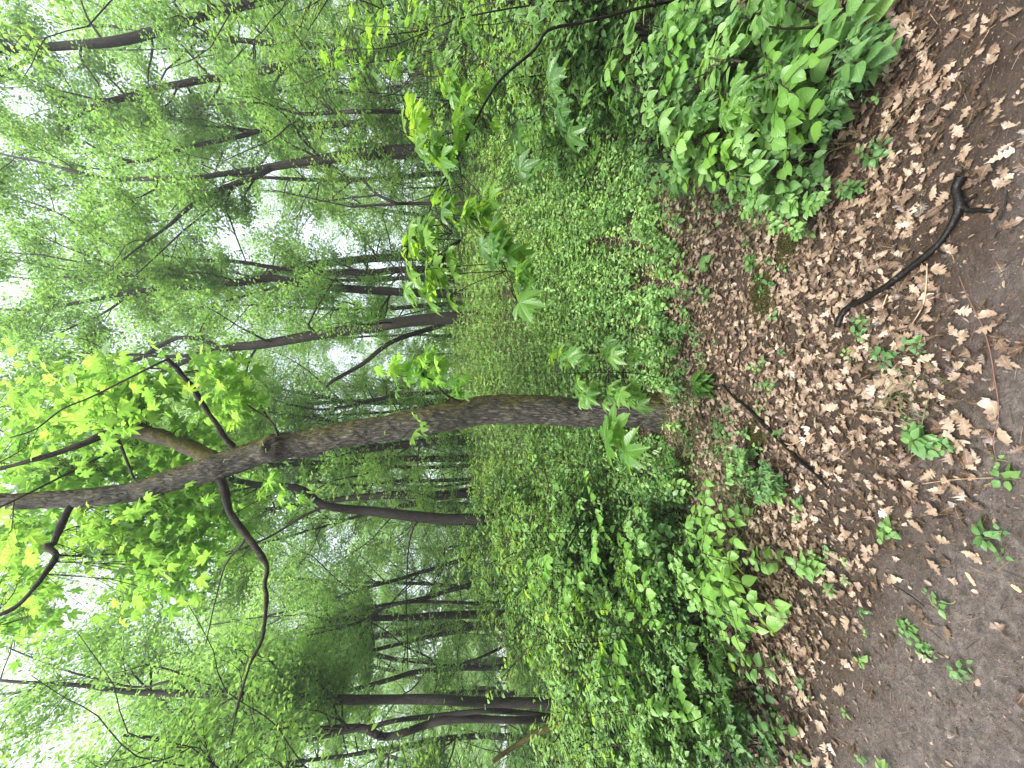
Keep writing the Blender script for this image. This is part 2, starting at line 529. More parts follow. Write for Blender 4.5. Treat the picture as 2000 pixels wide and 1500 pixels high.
def tint_mat(name, stops, rough=.6, trans=0, spec=.5, bump=0, veins=False):
    m, nt, N = new_mat(name)
    L = nt.links.new
    out = N('ShaderNodeOutputMaterial'); pr = N('ShaderNodeBsdfPrincipled')
    att = N('ShaderNodeAttribute', attribute_name='tint')
    c = ramp(nt, stops, att.outputs['Fac']).outputs[0]
    tc = N('ShaderNodeTexCoord')
    nz = N('ShaderNodeTexNoise'); nz.inputs['Scale'].default_value = 60; nz.inputs['Detail'].default_value = 4
    L(tc.outputs['Object'], nz.inputs['Vector'])
    c = mixc(nt, .55, c, ramp(nt, [(.3, (.35, .33, .30)), (.62, (1, 1, 1))], nz.outputs['Fac']).outputs[0], 'MULTIPLY')
    if veins:
        uv = N('ShaderNodeUVMap', uv_map='uv')
        sp = N('ShaderNodeSeparateXYZ'); L(uv.outputs[0], sp.inputs[0])
        v = math_n(nt, 'ABSOLUTE', math_n(nt, 'SUBTRACT', sp.outputs[1], .5))
        ph = math_n(nt, 'SUBTRACT', math_n(nt, 'MULTIPLY', sp.outputs[0], 6.0), math_n(nt, 'MULTIPLY', v, 3.0))
        fr = math_n(nt, 'ABSOLUTE', math_n(nt, 'SUBTRACT', math_n(nt, 'FRACT', ph), .5))
        vm = math_n(nt, 'MAXIMUM', math_n(nt, 'MULTIPLY', math_n(nt, 'LESS_THAN', fr, .06), .6), math_n(nt, 'LESS_THAN', v, .03))
        c = mixc(nt, math_n(nt, 'MULTIPLY', vm, .35), c, (.50, .33, .18))
    L(c, pr.inputs['Base Color'])
    pr.inputs['Roughness'].default_value = rough
    pr.inputs['Specular IOR Level'].default_value = spec
    if bump:
        bp = N('ShaderNodeBump'); bp.inputs['Strength'].default_value = bump; bp.inputs['Distance'].default_value = .004
        L(nz.outputs['Fac'], bp.inputs['Height']); L(bp.outputs[0], pr.inputs['Normal'])
    if trans:
        tr = N('ShaderNodeBsdfTranslucent'); L(c, tr.inputs['Color'])
        mx = N('ShaderNodeMixShader'); mx.inputs[0].default_value = trans
        L(pr.outputs[0], mx.inputs[1]); L(tr.outputs[0], mx.inputs[2]); L(mx.outputs[0], out.inputs[0])
    else:
        L(pr.outputs[0], out.inputs[0])
    return m

M_MAPLE = leaf_mat('maple_leaf', [(.04, .10, .03), (.07, .16, .03), (.12, .23, .03)], [(.18, .40, .04), (.30, .56, .05), (.46, .70, .05)], .45, .30, 'palmate')
M_MAPLE_TREE = leaf_mat('maple_crown_leaf', [(.05, .14, .02), (.08, .19, .025), (.13, .24, .025)], [(.20, .44, .06), (.31, .58, .08), (.47, .72, .09)], .58, .4, 'palmate')
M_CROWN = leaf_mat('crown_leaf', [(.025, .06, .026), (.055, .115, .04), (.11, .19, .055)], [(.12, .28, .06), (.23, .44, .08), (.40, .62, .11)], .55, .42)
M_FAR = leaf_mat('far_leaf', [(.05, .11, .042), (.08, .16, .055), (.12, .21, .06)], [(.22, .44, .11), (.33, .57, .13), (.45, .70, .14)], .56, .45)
M_HERB = leaf_mat('herb_leaf', [(.075, .165, .055), (.17, .31, .10), (.28, .44, .14)], [(.17, .37, .07), (.32, .55, .10), (.50, .72, .12)], .40, .34)
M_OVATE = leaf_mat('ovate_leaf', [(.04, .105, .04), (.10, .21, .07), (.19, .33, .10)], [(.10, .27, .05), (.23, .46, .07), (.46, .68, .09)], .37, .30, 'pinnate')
M_STEM = tint_mat('green_stem', [(0, (.07, .05, .025)), (1, (.14, .17, .05))], .55)
M_TWIG = tint_mat('brown_twig', [(0, (.010, .008, .005)), (1, (.030, .023, .015))], .7, spec=.25)
M_BARK = bark_mat('maple_bark', (.004, .0036, .0027), (.112, .105, .083), moss=.9, scale=1.5, strength=1.0)
M_BARK_MOSS = bark_mat('mossy_bark', (.02, .014, .010), (.10, .08, .05), moss=1.0, scale=3, strength=.8)
M_BARK_DARK = bark_mat('dark_bark', (.004, .0033, .0025), (.030, .025, .018), scale=1.3, strength=.8, fine=.5)
M_BARK_GREY = bark_mat('grey_bark', (.006, .005, .004), (.050, .044, .034), scale=1.5, strength=.5, fine=.5)
M_BARK_WET = bark_mat('wet_dark_bark', (.002, .0018, .0016), (.012, .010, .009), scale=5, strength=.5)
M_BARK_WET.node_tree.nodes['Principled BSDF'].inputs['Roughness'].default_value = .35
M_BARK_LIMB = bark_mat('limb_bark', (.003, .0026, .002), (.040, .034, .026), moss=.5, scale=4, strength=1.0)
M_DEAD = tint_mat('dead_oak_leaf', [(0, (.018, .012, .009)), (.25, (.065, .040, .029)), (.55, (.195, .136, .097)), (.85, (.33, .248, .182)), (1, (.37, .31, .26))], .42, .12, .5, .3, True)
M_CHIP = tint_mat('bark_crumb', [(0, (.03, .02, .013)), (.6, (.12, .075, .045)), (1, (.38, .27, .16))], .6)
M_MOSS = tint_mat('moss', [(0, (.018, .018, .006)), (1, (.065, .062, .016))], .9, 0, .2, .8)
M_GRASS = leaf_mat('grass_blade', [(.025, .06, .015), (.05, .10, .02), (.22, .18, .09)], [(.06, .16, .02), (.12, .24, .03), (.25, .22, .1)], .3, .4)

def ground_mat():
    m, nt, N = new_mat('forest_ground')
    L = nt.links.new
    out = N('ShaderNodeOutputMaterial'); pr = N('ShaderNodeBsdfPrincipled')
    tc = N('ShaderNodeTexCoord')
    sp = N('ShaderNodeSeparateXYZ'); L(tc.outputs['Object'], sp.inputs[0])
    def noise(s, d=5, r=.6):
        n = N('ShaderNodeTexNoise'); n.inputs['Scale'].default_value = s; n.inputs['Detail'].default_value = d; n.inputs['Roughness'].default_value = r
        L(tc.outputs['Object'], n.inputs['Vector']); return n.outputs['Fac']
    e = math_n(nt, 'ADD', sp.outputs[1], math_n(nt, 'MULTIPLY', sp.outputs[0], .27))
    e = math_n(nt, 'ADD', e, math_n(nt, 'MULTIPLY', math_n(nt, 'SUBTRACT', noise(5, 4), .5), .6))
    path = ramp(nt, [(.0, (1, 1, 1)), (1, (0, 0, 0))], math_n(nt, 'MULTIPLY', math_n(nt, 'SUBTRACT', e, 1.12), 3.0)).outputs[0]
    soil = ramp(nt, [(.28, (.046, .037, .032)), (.5, (.128, .104, .091)), (.70, (.25, .21, .185))], noise(34, 8, .72)).outputs[0]
    soil = mixc(nt, .6, soil, ramp(nt, [(.3, (.62, .60, .58)), (.7, (1, 1, 1))], noise(4, 4)).outputs[0], 'MULTIPLY')
    vo = N('ShaderNodeTexVoronoi'); vo.inputs['Scale'].default_value = 95; vo.inputs['Randomness'].default_value = 1
    L(tc.outputs['Object'], vo.inputs['Vector'])
    grain = ramp(nt, [(.10, (1, 1, 1)), (.17, (0, 0, 0))], vo.outputs['Distance']).outputs[0]
    pick = ramp(nt, [(.72, (0, 0, 0)), (.76, (1, 1, 1))], vo.outputs['Color']).outputs[0]
    soil = mixc(nt, math_n(nt, 'MULTIPLY', grain, math_n(nt, 'MULTIPLY', pick, .8)), soil, (.34, .27, .19))
    humus = ramp(nt, [(.3, (.022, .014, .009)), (.6, (.065, .04, .025)), (.8, (.12, .075, .045))], noise(22, 8, .7)).outputs[0]
    c = mixc(nt, path, humus, soil)
    L(c, pr.inputs['Base Color'])
    pr.inputs['Roughness'].default_value = .6
    rr = ramp(nt, [(.35, (.38,) * 3), (.6, (.8,) * 3)], noise(7, 5)).outputs[0]
    L(rr, pr.inputs['Roughness'])
    hh = math_n(nt, 'ADD', noise(60, 8, .75), math_n(nt, 'MULTIPLY', noise(14, 5), 1.2))
    hh = math_n(nt, 'ADD', hh, math_n(nt, 'MULTIPLY', grain, .25))
    bp = N('ShaderNodeBump'); bp.inputs['Strength'].default_value = 1.0; bp.inputs['Distance'].default_value = .028
    L(hh, bp.inputs['Height']); L(bp.outputs[0], pr.inputs['Normal'])
    L(pr.outputs[0], out.inputs[0])
    return m
M_GROUND = ground_mat()

# ------------------------------------------------------------------ the ground: one sheet, fine near the camera, coarse to the horizon
def build_ground():
    gx = np.concatenate([-np.geomspace(600, 4, 40), np.arange(-3.95, 3.96, .05), np.geomspace(4, 600, 40)])
    gy = np.concatenate([-np.geomspace(300, .6, 20), np.arange(-.5, 8, .05), np.geomspace(8, 900, 60)])
    X, Y = np.meshgrid(gx, gy, indexing='xy')
    Z = terrain(np.clip(X, -60, 60), np.clip(Y, -5, 60))
    near = np.exp(-((np.maximum(0, np.hypot(X, Y - 2) - 2)) / 4) ** 2)
    Z = Z + (n2(X, Y, 18, 31, 3) - .5) * .018 * near
    V = np.stack([X, Y, Z], -1).reshape(-1, 3)
    nx, ny = len(gx), len(gy)
    i, j = np.meshgrid(np.arange(ny - 1), np.arange(nx - 1), indexing='ij')
    i = i.ravel(); j = j.ravel()
    F4 = np.stack([i * nx + j, i * nx + j + 1, (i + 1) * nx + j + 1, (i + 1) * nx + j], -1)
    b = Buf(); b.raw(V, F4)
    o = b.build('ground', M_GROUND)
    tag(o, 'bare brown soil path and dark forest floor', None, None, 'structure')
build_ground()

# where the undergrowth begins: picture x of its lower edge for each picture y, applied to points of the ground
EDGE_Y = np.array([-2500, -200, 0, 60, 150, 330, 400, 440, 480, 900, 960, 1020, 1120, 1200, 1330, 1500, 2500, 5000])
EDGE_X = np.array([2600, 1900, 1790, 1780, 1745, 1690, 1640, 1430, 1325, 1300, 1350, 1400, 1440, 1480, 1530, 1535, 1600, 1800])
def green_margin(X, Y):
    """> 0 inside the undergrowth (in picture pixels), < 0 on litter and path"""
    Z = terrain(X, Y)
    x, y = proj(np.stack([X, Y, Z], -1))
    return np.interp(y, EDGE_Y, EDGE_X) - x

def side_scatter(n, x0, x1, y0, y1, power=1.0):
    """random ground points, all in front of the camera, wide enough to overfill the view"""
    D = y0 + (y1 - y0) * rng.random(n) ** power
    X = (x0 + (x1 - x0) * rng.random(n)) * (D + .6)
    return X, D

# ------------------------------------------------------------------ dead leaves, crumbs
def build_litter():
    b = Buf()
    def lay(X, Y, size, lift, tilt, tint):
        n = len(X)
        Z = terrain(X, Y) + lift
        az = rng.random(n) * 6.283
        fr = frames(az, rng.normal(0, tilt, n), tilt=tilt)
        flip = rng.random(n) < .35
        fr[flip, :, 1] *= -1; fr[flip, :, 2] *= -1
        Z = Z + np.where(flip, size * .12, 0)
        which = rng.integers(0, len(OAK), n)
        P = np.stack([X, Y, Z], -1)
        for k in range(len(OAK)):
            s = which == k
            b.scatter(OAK[k], P[s], fr[s], size[s], tint[s], wide=rng.uniform(.8, 1.15, s.sum()))
    # uniform per area: triangular sampling in depth
    n = 180000
    Y = np.sqrt(rng.random(n) * (9 ** 2 - .7 ** 2) + .7 ** 2)
    X = rng.uniform(-1.25, 1.25, n) * Y
    e = Y + .27 * X + (n2(X, Y, 2.2, 5) - .5) * 1.0
    dens = np.clip((e - 1.18) / .55, .045, 1)
    left = np.clip((-X - .5) / .6, 0, 1) * np.clip((1.9 - Y) / .4, 0, 1)
    dens = dens * (1 - .85 * left)
    dens *= .42 + .58 * np.clip((n2(X, Y, 3.5, 14) - .28) * 4.2, 0, 1)
    dens *= np.where(Y > 5.5, .5, 1)
    near_bias = np.clip(2.6 / Y, .35, 1) 
    keep = rng.random(n) < dens * near_bias
    X, Y = X[keep], Y[keep]
    m = len(X)
    size = rng.uniform(.024, .067, m) * np.where(rng.random(m) < .12, 1.3, 1)
    dark = rng.random(m) < .42
    lay(X, Y, size, np.where(dark, rng.uniform(.001, .010, m), rng.uniform(.003, .020, m)), .19, np.where(dark, rng.uniform(0, .35, m), np.clip(rng.beta(2.6, 1.7, m), 0, 1)))
    print('litter leaves', m)
    # torn bits
    n = 42000
    Y = np.sqrt(rng.random(n) * (5 ** 2 - .7 ** 2) + .7 ** 2)
    X = rng.uniform(-1.25, 1.25, n) * Y
    e = Y + .27 * X
    keep = rng.random(n) < np.clip((e - 1.0) / .7, .20, .9)
    X, Y = X[keep], Y[keep]; m = len(X)
    P = np.stack([X, Y, terrain(X, Y) + rng.uniform(.002, .012, m)], -1)
    b.scatter(SMALL, P, frames(rng.random(m) * 6.28, rng.normal(0, .3, m), tilt=.35), rng.uniform(.006, .026, m), rng.beta(1.2, 2.2, m), wide=rng.uniform(.5, 1.3, m))
    tag(b.build('leaf_litter', M_DEAD), 'fallen brown oak leaves covering the forest edge', None, None, 'stuff')
    c = Buf()
    n = 60000
    Y = np.sqrt(rng.random(n) * (3.2 ** 2 - .8 ** 2) + .8 ** 2)
    X = rng.uniform(-1.2, 1.2, n) * Y
    ico = np.array([(0, 0, .5), (.6, 0, 0), (0, .5, 0), (-.6, 0, 0), (0, -.5, 0), (0, 0, -.4)])
    icf = np.array([(0, 1, 2), (0, 2, 3), (0, 3, 4), (0, 4, 1), (5, 2, 1), (5, 3, 2), (5, 4, 3), (5, 1, 4)])
    P = np.stack([X, Y, terrain(X, Y) + .001], -1)
    c.scatter((ico, icf, np.zeros((6, 2))), P, frames(rng.random(n) * 6.28, rng.normal(0, .3, n)), rng.uniform(.0015, .006, n) * (1 + (rng.random(n) < .03) * 1.6), rng.beta(1.0, 2.0, n))
    # needles of straw and twig fragments
    n = 7500
    Y = np.sqrt(rng.random(n) * (4.5 ** 2 - .8 ** 2) + .8 ** 2); X = rng.uniform(-1.2, 1.2, n) * Y
    P = np.stack([X, Y, terrain(X, Y) + .006], -1)
    T = PRISM[0] * np.array([1, .02, .02])
    c.scatter((T, PRISM[1], PRISM[2]), P, frames(rng.random(n) * 6.28, rng.normal(0, .06, n)), rng.uniform(.008, .07, n), rng.beta(1.0, 2.0, n))
    tag(c.build('soil_crumbs', M_CHIP, smooth=False), 'crumbs of bark, grit and bits of straw on the soil', None, None, 'stuff')
build_litter()

# ------------------------------------------------------------------ low undergrowth (nobody could count it)
def herb_field(name, label, n, ymin, ymax, hfun, leaf, tpls, mat, marg, levels=(2, 6), per=2, ragged=.5, seed=1, xw=1.25, margmax=None, tilt=.35, npow=2.0, clump=(2.0, .18)):
    b = Buf()
    Y = (rng.random(n) * (ymax ** npow - ymin ** npow) + ymin ** npow) ** (1 / npow)
    X = rng.uniform(-xw, xw, n) * (Y + .3)
    g = green_margin(X, Y)
    k = (g > marg + rng.normal(0, 25, n)) & (Y > .6)
    if margmax is not None: k &= g < margmax
    k &= rng.random(n) < np.clip((n2(X, Y, clump[0], seed + 40) - clump[1]) * 4.5, .05, 1)
    px_, py_ = proj(np.stack([X, Y, terrain(X, Y)], -1))
    bare = (py_ < 470) & (np.abs(px_ - (1300 + .12 * py_)) < 55)
    k &= ~(bare & (rng.random(n) < .8))
    # keep the trunk's foot and the camera clear
    k &= np.hypot(X - TREE_BASE[0], Y - TREE_BASE[1]) > .26
    X, Y = X[k], Y[k]
    m = len(X)
    hh = hfun(X, Y) * rng.uniform(1 - ragged, 1 + ragged * .5, m)
    Z = terrain(X, Y)
    lean = rng.normal(0, .16, (m, 2))
    nl = rng.integers(levels[0], levels[1] + 1, m)
    az0 = rng.random(m) * 6.283
    ps = np.clip(rng.beta(2, 2.4, m), 0, 1)
    szp = leaf(X, Y) * rng.uniform(.7, 1.3, m)
    for lev in range(levels[1]):
        s = nl > lev
        t = (1 - lev / nl[s] * .72) * hh[s]
        base = np.stack([X[s] + lean[s, 0] * t, Y[s] + lean[s, 1] * t, Z[s] + t], -1)
        for j in range(per):
            az = az0[s] + lev * 1.57 + j * 6.283 / per + rng.normal(0, .3, s.sum())
            pitch = rng.normal(.12 if lev == 0 else -.05, .28, s.sum())
            fr = frames(az, pitch, tilt=tilt)
            sz = szp[s] * rng.uniform(.65, 1.1, s.sum()) * (.75 if lev == 0 else 1)
            pos = base + fr[:, :, 0] * sz[:, None] * .12
            tint = np.clip(ps[s] + rng.normal(0, .16, s.sum()) + (.12 if lev == 0 else 0), 0, 1)
            w = rng.integers(0, len(tpls), s.sum())
            for q in range(len(tpls)):
                z = w == q
                b.scatter(tpls[q], pos[z], fr[z], sz[z], tint[z])
    # stems
    a = np.stack([lean[:, 0], lean[:, 1], np.ones(m)], -1); a /= np.linalg.norm(a, axis=1)[:, None]
    s2 = np.cross(a, [0, 1, 0]); s2 /= np.linalg.norm(s2, axis=1)[:, None]
    fr = np.stack([a, s2, np.cross(a, s2)], -1)
    T = PRISM[0] * np.array([1, .007, .007])
    b.scatter((T, PRISM[1], PRISM[2]), np.stack([X, Y, Z - .01], -1), fr, hh + .01, rng.random(m), mat=1)
    print(name, label, m, 'plants')
    return tag(b.build(name, [mat, M_STEM]), label, None, None, 'stuff')

TREE_BASE = gnd(1288, 800)
print('tree base', TREE_BASE)

def h_center(X, Y):
    return np.clip(.20 + .16 * np.maximum(Y - 3.4, 0), .1, .95) * (.55 + .9 * n2(X, Y, .8, 60)) * np.where(X < -.5 * Y + .4, .8, 1)
herb_field('ground_cover', 'dense small-leaved green undergrowth behind the trunk', 9500, 3.0, 6.5, h_center,
           lambda X, Y: .042 + .004 * Y, OVATE[:2] + [SMALL], M_HERB, -5, (3, 7), 3, seed=2)
herb_field('ground_cover', 'green undergrowth spreading up the slope among the far trees', 17000, 6.2, 20, h_center,
           lambda X, Y: .06 + .0045 * Y, [SMALL], M_HERB, -5, (3, 6), 3, seed=3, npow=1.7)
herb_field('ground_cover', 'low dark green undergrowth beside the leaf litter', 2400, 1.0, 3.6, lambda X, Y: .10 + .16 * n2(X, Y, 1.5, 61) + .05 * Y,
           lambda X, Y: .034 + .004 * Y, OVATE[:3], M_OVATE, 10, (2, 5), 2, seed=4, clump=(2.2, .30))
herb_field('seedlings_cover', 'scattered tiny green seedlings poking through fallen leaves', 1500, 1.3, 4.4, lambda X, Y: .03 + .07 * n2(X, Y, 1.5, 61),
           lambda X, Y: .024 + .006 * Y, OVATE[:2], M_OVATE, -230, (1, 3), 3, seed=6, margmax=20, clump=(2.6, .40))

# ------------------------------------------------------------------ woody plants
def grow(pt, az, el, L, n=7, wander=.22, up=.08, seed=0):
    r = np.random.default_rng(seed)
    d = np.array([math.cos(az) * math.cos(el), math.sin(az) * math.cos(el), math.sin(el)])
    P = [np.array(pt, float)]
    for i in range(n):
        d = d + r.normal(0, wander, 3) * .6 + np.array([0, 0, up])
        d /= np.linalg.norm(d)
        P.append(P[-1] + d * L / n)
    return np.array(P)

GAPS = [(530, 385, 50, 62), (50, 205, 42, 32), (30, 1330, 60, 50), (140, 300, 30, 22), (350, 725, 30, 40), (740, 80, 25, 50),
        (500, 75, 40, 40), (770, 1060, 26, 26), (420, 1180, 16, 20), (200, 1310, 40, 16), (150, 640, 26, 22), (370, 330, 60, 14),
        (520, 150, 40, 16), (400, 600, 30, 12), (160, 1190, 30, 16), (690, 580, 30, 12)]
def in_gap(P):
    x, y = proj(P)
    out = np.zeros(len(x), bool)
    for cx, cy_, rx, ry in GAPS:
        out |= ((x - cx) / rx) ** 2 + ((y - cy_) / ry) ** 2 < 1
    return out

def foliage(limbs, wood, leaves, zmin, zmax, nbr, blen, nsub, sublen, per, size, tpls, seed, spread=.16, tint0=.5, gaps=False, mat=0, minr=.02, elev=(5, 50), tilt=.45, fall=True, flat=False, young=0):
    """branches > twigs > leaves along limbs; limbs = list of (pts, radii)"""
    r = np.random.default_rng(seed)
    allp, alln, alla = [], [], []
    cand, wts = [], []
    for li, (P, Rd) in enumerate(limbs):
        for k in range(1, len(P)):
            if zmin <= P[k][2] <= zmax and Rd[k] > .006:
                cand.append((li, k)); wts.append(np.linalg.norm(P[k] - P[k - 1]))
    if not cand:
        return
    wts = np.array(wts) / sum(wts)
    picks = r.choice(len(cand), nbr, p=wts)
    tipd = []
    for q in picks:
        li, k = cand[q]
        P, Rd = limbs[li]
        rr = min(Rd[k] * .42, .035)
        L = blen * r.uniform(.45, 1.15)
        az = r.random() * 6.283
        br = grow(P[k], az, R(r.uniform(*elev)), L, 7, .3, .03, int(r.integers(1e9)))
        if gaps and in_gap(br[-1:])[0] and in_gap(br[4:5])[0]:
            continue
        wood.tube(br, np.linspace(max(rr, .008), .004, len(br)), 5, cap=False)
        for s in range(nsub):
            t = r.uniform(.3, 1)
            i = int(t * 6.99)
            p0 = br[min(i, 7)]
            sb = grow(p0, az + r.normal(0, .9), R(r.uniform(-12, 40)), sublen * r.uniform(.5, 1.2), 4, .35, .02, int(r.integers(1e9)))
            if gaps and in_gap(sb[-1:])[0]:
                continue
            wood.tube(sb, np.linspace(.005, .002, 5), 3, cap=False)
            n = int(per * r.uniform(.7, 1.6))
            u = r.random(n) ** .8 * 3.999
            i0 = u.astype(int); f = (u - i0)[:, None]
            pp = sb[i0] * (1 - f) + sb[i0 + 1] * f + r.normal(0, spread, (n, 3)) * np.array([1, 1, .45])
            tv = np.full(n, r.normal(tint0, .10))
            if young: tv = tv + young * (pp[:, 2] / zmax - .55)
            allp.append(pp); alln.append(tv)
            tw_ = sb[-1] - sb[0]
            alla.append(np.full(n, math.atan2(tw_[1], tw_[0])) + np.where(np.arange(n) % 2 == 0, .95, -.95))
    if not allp:
        return
    P = np.vstack(allp); T = np.concatenate(alln)
    n = len(P)
    if flat:
        fr = frames(np.concatenate(alla) + rng.normal(0, .3, n), rng.normal(-.18, .16, n), tilt=.16)
    else:
        fr = frames(rng.random(n) * 6.283, rng.normal(-.25 if fall else 0, .35, n), tilt=tilt)
    sz = size * rng.uniform(.6, 1.2, n)
    w = rng.integers(0, len(tpls), n)
    T = np.clip(T + rng.normal(0, .15, n), 0, 1)
    for q in range(len(tpls)):
        s = w == q
        leaves.scatter(tpls[q], P[s], fr[s], sz[s], T[s], mat=mat)

def limb_from(pic, D, wscale=1.0, drift=.25, seed=0, ground=False, extend=0, origin=None, dend=None):
    """pic: [(x, y, width px)...] from the base up; returns world points and radii"""
    r = np.random.default_rng(seed)
    P, Rd = [], []
    n = len(pic)
    for i, (x, y, w) in enumerate(pic):
        d = D if dend is None else D + (dend - D) * i / (n - 1)
        d = d + (0 if i == 0 else r.normal(0, drift * .4))
        P.append(at(x, y, d)); Rd.append(w * d / F * .5 * wscale)
    P = [np.array(p) for p in P]
    if ground:
        z = float(terrain(P[0][0], P[0][1]))
        if P[0][2] > z:
            P.insert(0, np.array([P[0][0] + r.normal(0, .04), P[0][1], z - .15])); Rd.insert(0, Rd[0] * 1.18)
    for k in range(extend):
        d = P[-1] - P[-2]
        d /= np.linalg.norm(d)
        P.append(P[-1] + d * 1.3 + r.normal(0, .15, 3)); Rd.append(Rd[-1] * .72)
    P = np.array(P); Rd = np.array(Rd)
    if origin is not None:
        P = P - origin
    return smooth_path(P, Rd, .22, jitter=.06, seed=seed)

def tree(name, label, pic, D, forks=(), crown=True, flat=False, bark=None, seed=0, drift=.3, extend=2, zr=(2.8, 16), nbr=16, blen=2.2, nsub=10, sublen=.8, per=62,
         size=.082, tint0=.5, group=None, tpls=None, mat=None, cat='tree', dend=None):
    bark = bark or M_BARK_DARK
    tr = limb_from(pic, D, drift=drift, seed=seed, ground=True, extend=extend, dend=dend)
    org = tr[0][0].copy()
    root = thing(name, label, cat, org, group)
    sides = 14
    tb = Buf()
    P = tr[0] - org
    tb.tube(P, tr[1], sides)
    o = tb.build('trunk', bark, root)
    limbs = [tr]
    for k, fk in enumerate(forks):
        fp = limb_from(fk[0], fk[1] if len(fk) > 1 else D, drift=.2, seed=seed + 31 + k, extend=fk[2] if len(fk) > 2 else 1)
        # start the fork on the nearest trunk point so that it grows out of the wood
        allpts = np.vstack([l[0] for l in limbs])
        dd = np.linalg.norm(allpts - fp[0][0], axis=1)
        fp[0][:] += (allpts[dd.argmin()] - fp[0][0]) * np.linspace(1, 0, len(fp[0]))[:, None] ** 2
        fb = Buf(); fb.tube(fp[0] - org, fp[1], 9)
        fb.build('branch', bark, root)
        limbs.append(fp)
    if crown:
        lv = Buf(); wood = Wood(lv)
        foliage(limbs, wood, lv, zr[0], zr[1], nbr, blen, nsub, sublen, per, size, tpls or [SMALL], seed + 5, tint0=tint0, gaps=True, flat=flat, spread=.14)
        if lv.n:
            lv.v = [v - org for v in lv.v]
            lv.build('crown', [mat or M_CROWN, M_TWIG], root)
    return root

